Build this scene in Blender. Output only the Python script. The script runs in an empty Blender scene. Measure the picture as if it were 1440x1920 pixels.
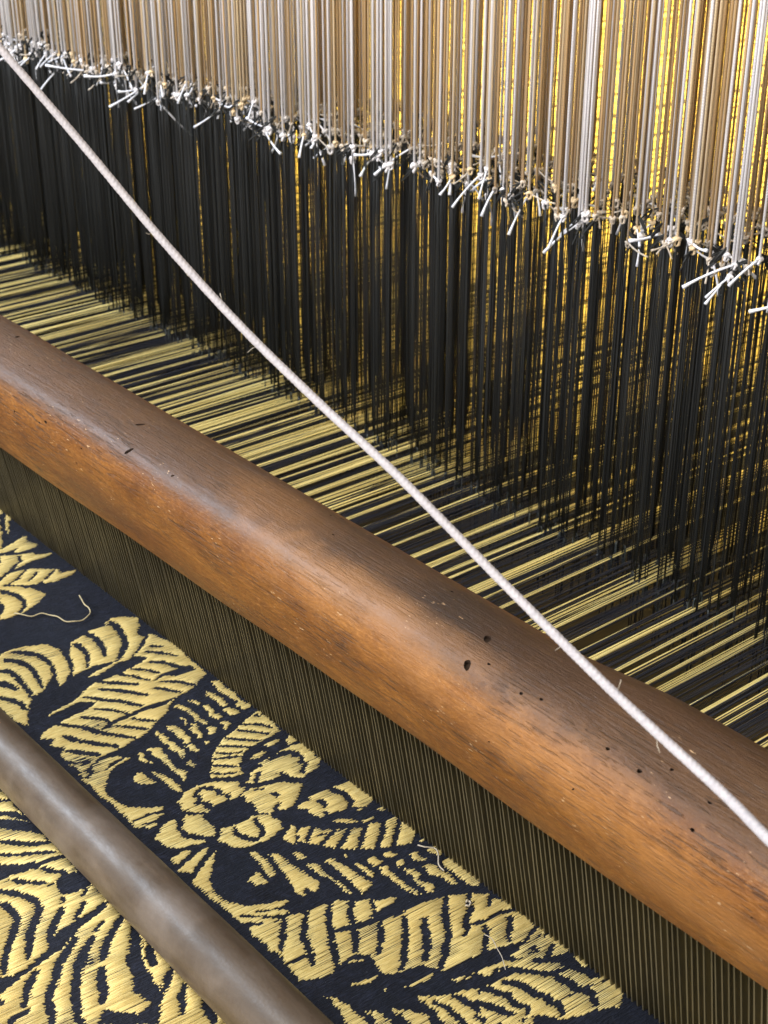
import bpy, bmesh, math, random
import numpy as np
from mathutils import Vector, Matrix, noise
rnd = random.Random(7)
nrs = np.random.RandomState(5)
S = bpy.context.scene
COL = S.collection
R = math.radians

# ------------------------------------------------------------ camera
cam_d = bpy.data.cameras.new("camera")
cam = bpy.data.objects.new("camera", cam_d); COL.objects.link(cam)
CAM = Vector((0.33647, -0.27042, 0.34082))
fw = Vector((-0.68717, 0.56244, -0.45985)).normalized()
rt = Vector((0.63338, 0.77384, 0.0)).normalized()
up = rt.cross(fw).normalized()
M = Matrix((rt, up, -fw)).transposed().to_4x4(); M.translation = CAM
cam.matrix_world = M
cam_d.sensor_fit = 'HORIZONTAL'; cam_d.sensor_width = 36.0; cam_d.lens = 70.0
cam_d.clip_start = 0.02; cam_d.clip_end = 60
cam_d.dof.use_dof = True; cam_d.dof.focus_distance = 0.50; cam_d.dof.aperture_fstop = 55
S.camera = cam

# ------------------------------------------------------------ world, lamps, exposure
W = bpy.data.worlds.new("World"); S.world = W; W.use_nodes = True
bg = W.node_tree.nodes['Background']; bg.inputs[0].default_value = (0.62, 0.66, 0.75, 1); bg.inputs[1].default_value = 0.08
def area(name, loc, target, size, power, colour, sy=None):
    d = bpy.data.lights.new(name, 'AREA'); d.energy = power; d.color = colour
    d.shape = 'RECTANGLE'; d.size = size; d.size_y = sy or size
    o = bpy.data.objects.new(name, d); COL.objects.link(o)
    o.location = loc
    o.rotation_euler = (Vector(target) - Vector(loc)).to_track_quat('-Z', 'Y').to_euler()
    return o
area('window_light', (-1.15, -0.50, 0.95), (-0.10, 0.0, 0.08), 0.55, 21, (0.70, 0.83, 1.0), 0.55)
area('ceiling_light', (0.35, -0.75, 1.9), (-0.05, 0.0, 0.0), 1.8, 43, (1.0, 0.95, 0.86))
area('front_fill_light', (0.0, -1.9, 0.62), (-0.20, 0.0, 0.14), 1.2, 56, (1.0, 0.95, 0.91), 0.8)  # added unseen fill, brightens the hanging cords, rail front and reed
bl = area('back_lamp', (-0.62, 1.40, 1.15), (-0.62, 1.41, 0.0), 0.8, 82, (1.0, 0.74, 0.22), 1.5); bl.data.spread = R(95)
S.view_settings.view_transform = 'Standard'; S.view_settings.look = 'None'
S.view_settings.exposure = 0.0; S.view_settings.gamma = 1.0

# ------------------------------------------------------------ helpers
def link_mesh(name, me, parent=None):
    o = bpy.data.objects.new(name, me); COL.objects.link(o)
    if parent: o.parent = parent
    return o
def mesh(name, V, F, mat, smooth=True):
    me = bpy.data.meshes.new(name)
    if isinstance(V, np.ndarray): V = V.tolist()
    if isinstance(F, np.ndarray): F = F.tolist()
    me.from_pydata(V, [], F); me.materials.append(mat)
    if smooth: me.polygons.foreach_set('use_smooth', [True] * len(me.polygons))
    me.update(); return me
def part(name, V, F, mat, parent=None, smooth=True):
    return link_mesh(name, mesh(name, V, F, mat, smooth), parent)
def empty(name, loc=(0, 0, 0)):
    o = bpy.data.objects.new(name, None); COL.objects.link(o); o.location = loc
    o.empty_display_size = 0.01; return o
def tag(o, label=None, cat=None, group=None, kind=None):
    if label: o['label'] = label
    if cat: o['category'] = cat
    if group: o['group'] = group
    if kind: o['kind'] = kind
    return o
def tube(pts, rad, sides=6, cap=True):
    """tube round a polyline; rad is a number or one number per point"""
    P = [Vector(p) for p in pts]; n = len(P)
    if not hasattr(rad, '__len__'): rad = [rad] * n
    V = []; F = []
    t = (P[1] - P[0]).normalized()
    a = t.orthogonal().normalized()
    for i in range(n):
        t = (P[min(i + 1, n - 1)] - P[max(i - 1, 0)]).normalized()
        a = (a - t * a.dot(t)).normalized(); b = t.cross(a)
        for k in range(sides):
            w = 2 * math.pi * k / sides
            V.append(P[i] + (a * math.cos(w) + b * math.sin(w)) * rad[i])
    for i in range(n - 1):
        for k in range(sides):
            k2 = (k + 1) % sides
            F.append((i * sides + k, i * sides + k2, (i + 1) * sides + k2, (i + 1) * sides + k))
    if cap:
        F.append(tuple(range(sides))[::-1]); F.append(tuple((n - 1) * sides + k for k in range(sides)))
    return [tuple(v) for v in V], F
def join(parts):
    V = []; F = []
    for v, f in parts:
        o = len(V); V += list(v); F += [tuple(i + o for i in q) for q in f]
    return V, F
def crom(pts, per=6, closed=False):
    P = [Vector(p) for p in pts]; n = len(P); out = []
    rng = range(n if closed else n - 1)
    for i in rng:
        if closed: p0, p1, p2, p3 = P[i - 1], P[i], P[(i + 1) % n], P[(i + 2) % n]
        else: p0, p1, p2, p3 = P[max(i - 1, 0)], P[i], P[i + 1], P[min(i + 2, n - 1)]
        for k in range(per):
            t = k / per
            out.append(0.5 * ((2 * p1) + (p2 - p0) * t + (2 * p0 - 5 * p1 + 4 * p2 - p3) * t * t + (3 * p1 - p0 - 3 * p2 + p3) * t ** 3))
    if not closed: out.append(P[-1])
    return out

# ------------------------------------------------------------ materials
class NT:
    def __init__(s, name):
        s.m = bpy.data.materials.new(name); s.m.use_nodes = True
        s.t = s.m.node_tree; s.b = s.t.nodes['Principled BSDF']
    def n(s, typ, **kw):
        x = s.t.nodes.new(typ)
        for k, v in kw.items():
            if k.startswith('i_'):
                key = k[2:]
                key = int(key) if key.isdigit() else key.replace('_', ' ')
                x.inputs[key].default_value = v
            else: setattr(x, k, v)
        return x
    def l(s, a, b): s.t.links.new(a, b)
    def coords(s, scale=(1, 1, 1), rot=(0, 0, 0), loc=(0, 0, 0)):
        tc = s.n('ShaderNodeTexCoord'); mp = s.n('ShaderNodeMapping')
        mp.inputs['Scale'].default_value = scale; mp.inputs['Rotation'].default_value = rot; mp.inputs['Location'].default_value = loc
        s.l(tc.outputs['Object'], mp.inputs[0]); return mp.outputs[0]
    def noise(s, vec, scale, detail=3, rough=.5, dist=0):
        x = s.n('ShaderNodeTexNoise'); x.inputs['Scale'].default_value = scale; x.inputs['Detail'].default_value = detail
        x.inputs['Roughness'].default_value = rough; x.inputs['Distortion'].default_value = dist
        s.l(vec, x.inputs['Vector']); return x.outputs['Fac']
    def ramp(s, fac, stops):
        x = s.n('ShaderNodeValToRGB'); e = x.color_ramp.elements
        e[0].position, e[0].color = stops[0][0], (*stops[0][1], 1)
        e[1].position, e[1].color = stops[-1][0], (*stops[-1][1], 1)
        for p, c in stops[1:-1]:
            q = e.new(p); q.color = (*c, 1)
        s.l(fac, x.inputs[0]); return x.outputs[0]
    def mix(s, fac, a, b, mode='MIX'):
        x = s.n('ShaderNodeMix', data_type='RGBA', blend_type=mode)
        if isinstance(fac, (int, float)): x.inputs[0].default_value = fac
        else: s.l(fac, x.inputs[0])
        for sock, v in ((x.inputs[6], a), (x.inputs[7], b)):
            if isinstance(v, tuple): sock.default_value = (*v, 1)
            else: s.l(v, sock)
        return x.outputs[2]
    def math(s, op, a, b=None, clamp=False):
        x = s.n('ShaderNodeMath', operation=op, use_clamp=clamp)
        for i, v in enumerate((a, b)):
            if v is None: continue
            if isinstance(v, (int, float)): x.inputs[i].default_value = v
            else: s.l(v, x.inputs[i])
        return x.outputs[0]
    def bump(s, h, strength, dist):
        x = s.n('ShaderNodeBump'); x.inputs['Strength'].default_value = strength; x.inputs['Distance'].default_value = dist
        s.l(h, x.inputs['Height']); s.l(x.outputs[0], s.b.inputs['Normal'])
def simple(name, col, rough=.6, col2=None, scale=400, bump=0, spec=.5, metal=0, stretch=(1, 1, 1), rnd_obj=0):
    t = NT(name); v = t.coords(stretch)
    f = t.noise(v, scale)
    c2 = col2 or tuple(c * .8 for c in col)
    c = t.ramp(f, [(.35, col), (.65, c2)])
    if rnd_obj:
        oi = t.n('ShaderNodeObjectInfo')
        k = t.math('MULTIPLY_ADD', oi.outputs['Random'], rnd_obj); 
        t.t.nodes[-1].inputs[2].default_value = 1 - rnd_obj / 2
        h = t.n('ShaderNodeHueSaturation'); t.l(c, h.inputs['Color']); t.l(k, h.inputs['Value']); c = h.outputs[0]
    t.l(c, t.b.inputs['Base Color']); t.b.inputs['Roughness'].default_value = rough
    t.b.inputs['Specular IOR Level'].default_value = spec; t.b.inputs['Metallic'].default_value = metal
    if bump: t.bump(f, bump, .0003)
    return t.m

def wood_mat():
    t = NT('old_polished_walnut')
    v = t.coords((1, 1, 1)); gr = t.coords((9, 120, 120)); gr2 = t.coords((28, 420, 420))
    n1 = t.noise(t.coords((4.5, 10, 10)), 6, 7, .66, .5)
    base = t.ramp(n1, [(.30, (.10, .032, .005)), (.44, (.19, .068, .010)), (.56, (.26, .100, .015)), (.72, (.36, .150, .030))])
    blot = t.noise(v, 55, 5, .62, .8)
    base = t.mix(t.ramp(blot, [(.42, (0, 0, 0)), (.68, (.55,) * 3)]), base, (.13, .052, .014))
    g1 = t.noise(gr, 4, 4, .62, .5)
    base = t.mix(t.ramp(g1, [(.50, (0, 0, 0)), (.72, (.50,) * 3)]), base, (.085, .034, .010))
    pore = t.noise(gr2, 3.2, 2, .5)
    fine = t.noise(t.coords((300, 700, 700)), 1.6, 4, .7)
    base = t.mix(t.ramp(fine, [(.40, (.55,) * 3), (.56, (0, 0, 0))]), base, (.12, .045, .013))
    base = t.mix(t.ramp(fine, [(.56, (0, 0, 0)), (.72, (.35,) * 3)]), base, (.46, .23, .09))
    poreM = t.ramp(pore, [(.57, (0, 0, 0)), (.63, (.7,) * 3)])
    poreZ = t.ramp(t.noise(t.coords((7, 34, 34)), 2.2, 2), [(.42, (0, 0, 0)), (.56, (1, 1, 1))])
    poreM = t.mix(1.0, poreM, poreZ, 'MULTIPLY')
    base = t.mix(poreM, base, (.035, .016, .007))
    # darker brown mixed in towards the upper face, by height on the rail
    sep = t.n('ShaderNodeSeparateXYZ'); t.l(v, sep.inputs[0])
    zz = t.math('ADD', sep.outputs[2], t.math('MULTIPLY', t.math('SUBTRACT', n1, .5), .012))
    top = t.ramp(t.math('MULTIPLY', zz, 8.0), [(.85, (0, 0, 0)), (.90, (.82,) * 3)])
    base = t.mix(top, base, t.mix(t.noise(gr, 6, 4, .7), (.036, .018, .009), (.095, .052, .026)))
    # dark oily stains (place, radius)
    def stain(c, sc, amt, colr, base):
        vm = t.n('ShaderNodeVectorMath', operation='SUBTRACT'); t.l(v, vm.inputs[0]); vm.inputs[1].default_value = c
        vm2 = t.n('ShaderNodeVectorMath', operation='MULTIPLY'); t.l(vm.outputs[0], vm2.inputs[0]); vm2.inputs[1].default_value = sc
        ln = t.n('ShaderNodeVectorMath', operation='LENGTH'); t.l(vm2.outputs[0], ln.inputs[0])
        d = t.math('ADD', ln.outputs['Value'], t.math('MULTIPLY', t.math('SUBTRACT', t.noise(v, 70, 4, .65), .5), 1.1))
        m = t.ramp(d, [(.35, (amt,) * 3), (.95, (0, 0, 0))])
        return t.mix(m, base, colr)
    base = stain((.062, -.017, .115), (26, 60, 60), .9, (.030, .015, .008), base)
    base = stain((.100, -.014, .115), (22, 60, 60), .8, (.048, .022, .010), base)
    base = stain((.140, -.008, .115), (24, 60, 60), .7, (.055, .025, .011), base)
    base = stain((.004, -.015, .116), (22, 50, 60), .6, (.055, .026, .011), base)
    base = stain((-.030, -.018, .115), (26, 60, 60), .35, (.27, .12, .035), base)
    base = stain((-.130, -.034, .080), (18, 50, 60), .6, (.085, .032, .014), base)
    base = stain((.118, -.031, .101), (16, 80, 70), .5, (.42, .20, .07), base)
    base = stain((.165, -.034, .090), (22, 60, 60), .4, (.44, .20, .06), base)
    base = stain((.030, -.030, .108), (12, 90, 60), .45, (.40, .19, .065), base)
    # pale nicks and scratches
    sc = t.noise(t.coords((160, 500, 500)), 2.4, 2, .5); sc2 = t.noise(v, 38, 2)
    scm = t.mix(1.0, t.ramp(sc, [(.69, (0, 0, 0)), (.72, (.9,) * 3)]), t.ramp(sc2, [(.50, (0, 0, 0)), (.60, (1, 1, 1))]), 'MULTIPLY')
    base = t.mix(scm, base, (.55, .36, .20))
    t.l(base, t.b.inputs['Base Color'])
    rg = t.noise(t.coords((20, 60, 60)), 7, 5, .65)
    t.l(t.ramp(rg, [(.3, (.36,) * 3), (.7, (.62,) * 3)]), t.b.inputs['Roughness'])
    t.b.inputs['Specular IOR Level'].default_value = .42
    t.b.inputs['Coat Weight'].default_value = .10; t.b.inputs['Coat Roughness'].default_value = .3
    h = t.math('ADD', t.math('MULTIPLY', g1, .5), t.math('MULTIPLY', blot, .35)); h = t.math('SUBTRACT', h, t.math('MULTIPLY', poreM, .5))
    h = t.math('ADD', h, t.math('MULTIPLY', t.noise(gr2, 2, 3), .35))
    h = t.math('ADD', h, t.math('MULTIPLY', fine, .5))
    t.bump(h, .9, .0007)
    return t.m
WOOD = wood_mat()

def bar_mat():
    t = NT('worn_bronzed_rod'); v = t.coords((1, 1, 1))
    n1 = t.noise(t.coords((6, 30, 30)), 4, 5, .6, .3)
    base = t.ramp(n1, [(.3, (.050, .034, .021)), (.55, (.080, .057, .038)), (.75, (.115, .085, .060))])
    sp = t.noise(v, 260, 3, .6); base = t.mix(t.ramp(sp, [(.60, (0, 0, 0)), (.72, (.5,) * 3)]), base, (.055, .03, .018))
    bl = t.noise(v, 30, 4, .6); base = t.mix(t.ramp(bl, [(.5, (0, 0, 0)), (.75, (.5,) * 3)]), base, (.20, .165, .14))
    t.l(base, t.b.inputs['Base Color'])
    t.l(t.ramp(t.noise(t.coords((10, 40, 40)), 9, 4, .7), [(.3, (.40,) * 3), (.7, (.60,) * 3)]), t.b.inputs['Roughness'])
    t.b.inputs['Metallic'].default_value = .1; t.b.inputs['Specular IOR Level'].default_value = .5
    t.b.inputs['Coat Weight'].default_value = .12; t.b.inputs['Coat Roughness'].default_value = .35
    t.bump(t.math('ADD', t.math('MULTIPLY', sp, .5), t.noise(v, 900, 2)), .25, .0003)
    return t.m
BAR = bar_mat()

def thread_mat(name, c1, c2, rough, spec, bscale, sheen=.3, stretch=(1, 1, 1), bumpd=.0002):
    t = NT(name); v = t.coords(stretch); n1 = t.noise(v, bscale, 3, .6)
    big = t.noise(t.coords((1, 1, 1)), 22, 3)
    c = t.ramp(n1, [(.3, c1), (.7, c2)])
    c = t.mix(t.ramp(big, [(.35, (0,) * 3), (.7, (.35,) * 3)]), c, tuple(x * y for x, y in zip(c1, (.95, .82, .6))))
    t.l(c, t.b.inputs['Base Color']); t.b.inputs['Roughness'].default_value = rough
    t.b.inputs['Specular IOR Level'].default_value = spec; t.b.inputs['Sheen Weight'].default_value = sheen
    t.bump(n1, .5, bumpd); return t.m
GOLD = thread_mat('gold_silk', (.58, .45, .155), (.93, .80, .37), .6, .3, 900, .15, (2.6, .16, 2.6))
GOLDW = thread_mat('gold_warp_silk', (.80, .66, .26), (.94, .81, .36), .5, .4, 700, .1, (3, .3, 3))
NAVYW = thread_mat('navy_warp_silk', (.008, .010, .022), (.018, .022, .042), .5, .4, 700, .1, (3, .3, 3))

def navy_ground():
    t = NT('navy_satin_ground'); v = t.coords((1, 1, 1))
    n1 = t.noise(t.coords((1600, 260, 260)), 1.0, 3, .65); n2 = t.noise(v, 240, 4, .6, .6); n3 = t.noise(v, 28, 3)
    c = t.ramp(t.math('ADD', t.math('MULTIPLY', n1, .55), t.math('MULTIPLY', n2, .45)), [(.36, (.0015, .0018, .004)), (.52, (.004, .005, .011)), (.66, (.016, .019, .036))])
    c = t.mix(t.ramp(n3, [(.4, (0,) * 3), (.7, (.5,) * 3)]), c, (.006, .009, .017))
    sp = t.noise(v, 1500, 1); c = t.mix(t.ramp(sp, [(.80, (0,) * 3), (.83, (.7,) * 3)]), c, (.30, .33, .42))
    t.l(c, t.b.inputs['Base Color']); t.b.inputs['Roughness'].default_value = .75
    t.b.inputs['Sheen Weight'].default_value = .05; t.b.inputs['Sheen Tint'].default_value = (.55, .65, 1, 1); t.b.inputs['Specular IOR Level'].default_value = .25
    t.bump(t.math('ADD', n1, n2), .9, .0008); return t.m
NAVYG = navy_ground()
def cord_mat(name, c1, c2, rough=.7, sheen=.3, rv=.35):
    t = NT(name); tc = t.n('ShaderNodeTexCoord'); mp = t.n('ShaderNodeMapping'); mp.inputs['Rotation'].default_value = (.0, .9, .6)
    t.l(tc.outputs['Object'], mp.inputs[0])
    w = t.n('ShaderNodeTexWave'); w.inputs['Scale'].default_value = 420; w.inputs['Distortion'].default_value = 1.0; t.l(mp.outputs[0], w.inputs[0])
    n1 = t.noise(t.coords((1, 1, .1)), 300, 3)
    c = t.mix(w.outputs['Fac'], c1, c2); c = t.mix(t.ramp(n1, [(.3, (0,) * 3), (.7, (.5,) * 3)]), c, tuple(x * .72 for x in c2))
    oi = t.n('ShaderNodeObjectInfo'); h = t.n('ShaderNodeHueSaturation'); t.l(c, h.inputs['Color'])
    t.l(t.ramp(oi.outputs['Random'], [(0, (1 - rv,) * 3), (1, (1 + rv * .4,) * 3)]), h.inputs['Value'])
    t.l(h.outputs[0], t.b.inputs['Base Color']); t.b.inputs['Roughness'].default_value = rough; t.b.inputs['Sheen Weight'].default_value = sheen
    t.bump(w.outputs['Fac'], .5, .0002); return t.m
CWHITE = cord_mat('white_cord', (.92, .90, .92), (.84, .81, .83), rv=.12)
CTAN = cord_mat('tan_cord', (.70, .45, .20), (.56, .35, .14), rv=.4)  # tan tone, commoner in the back rows and to the right
CCREAM = cord_mat('cream_cord', (.90, .70, .44), (.80, .60, .34), rv=.25)
CBLACK = cord_mat('black_leash', (.013, .014, .013), (.007, .008, .008), .7, .0, rv=.5)
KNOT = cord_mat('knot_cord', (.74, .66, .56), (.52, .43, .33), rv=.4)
NYLON = simple('nylon_tail', (.82, .84, .90), .4, (.70, .72, .80), 500)
STEEL = simple('bronzed_reed_steel', (.19, .165, .105), .42, (.12, .105, .065), 150, .3, .5, .6, (1, 1, .2), .35)
GLASS = simple('mail_eye_glass', (.08, .09, .09), .3, (.04, .05, .05), 400)
DARKF = simple('dark_wooden_floor', (.018, .013, .010), .8, (.010, .008, .006), 6)
WALLM = simple('shaded_plaster_wall', (.20, .17, .14), .9, (.15, .13, .11), 3)
ROPEM = simple('white_polyester_rope', (.46, .43, .44), .75, (.37, .35, .37), 900, .2)
LINT = simple('lint_fibre', (.55, .48, .38), .6)
GOLDT = simple('loose_gold_thread', (.62, .52, .30), .5)
BLACKW = simple('worm_hole_wall', (.035, .017, .008), .9)

# ------------------------------------------------------------ setting
DENT = 0.0022
floor = part('floor', [(-6, -2, -.8), (3, -2, -.8), (3, 6, -.8), (-6, 6, -.8)], [(0, 1, 2, 3)], DARKF, smooth=False); tag(floor, kind='structure')
V = [(-6, 4.9, -.8), (3, 4.9, -.8), (3, 4.9, 3), (-6, 4.9, 3), (-6, 5, -.8), (3, 5, -.8), (3, 5, 3), (-6, 5, 3)]
wall = part('wall', V, [(0, 1, 2, 3), (5, 4, 7, 6), (3, 2, 6, 7), (1, 5, 6, 2), (4, 0, 3, 7)], WALLM, smooth=False); tag(wall, kind='structure')

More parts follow.
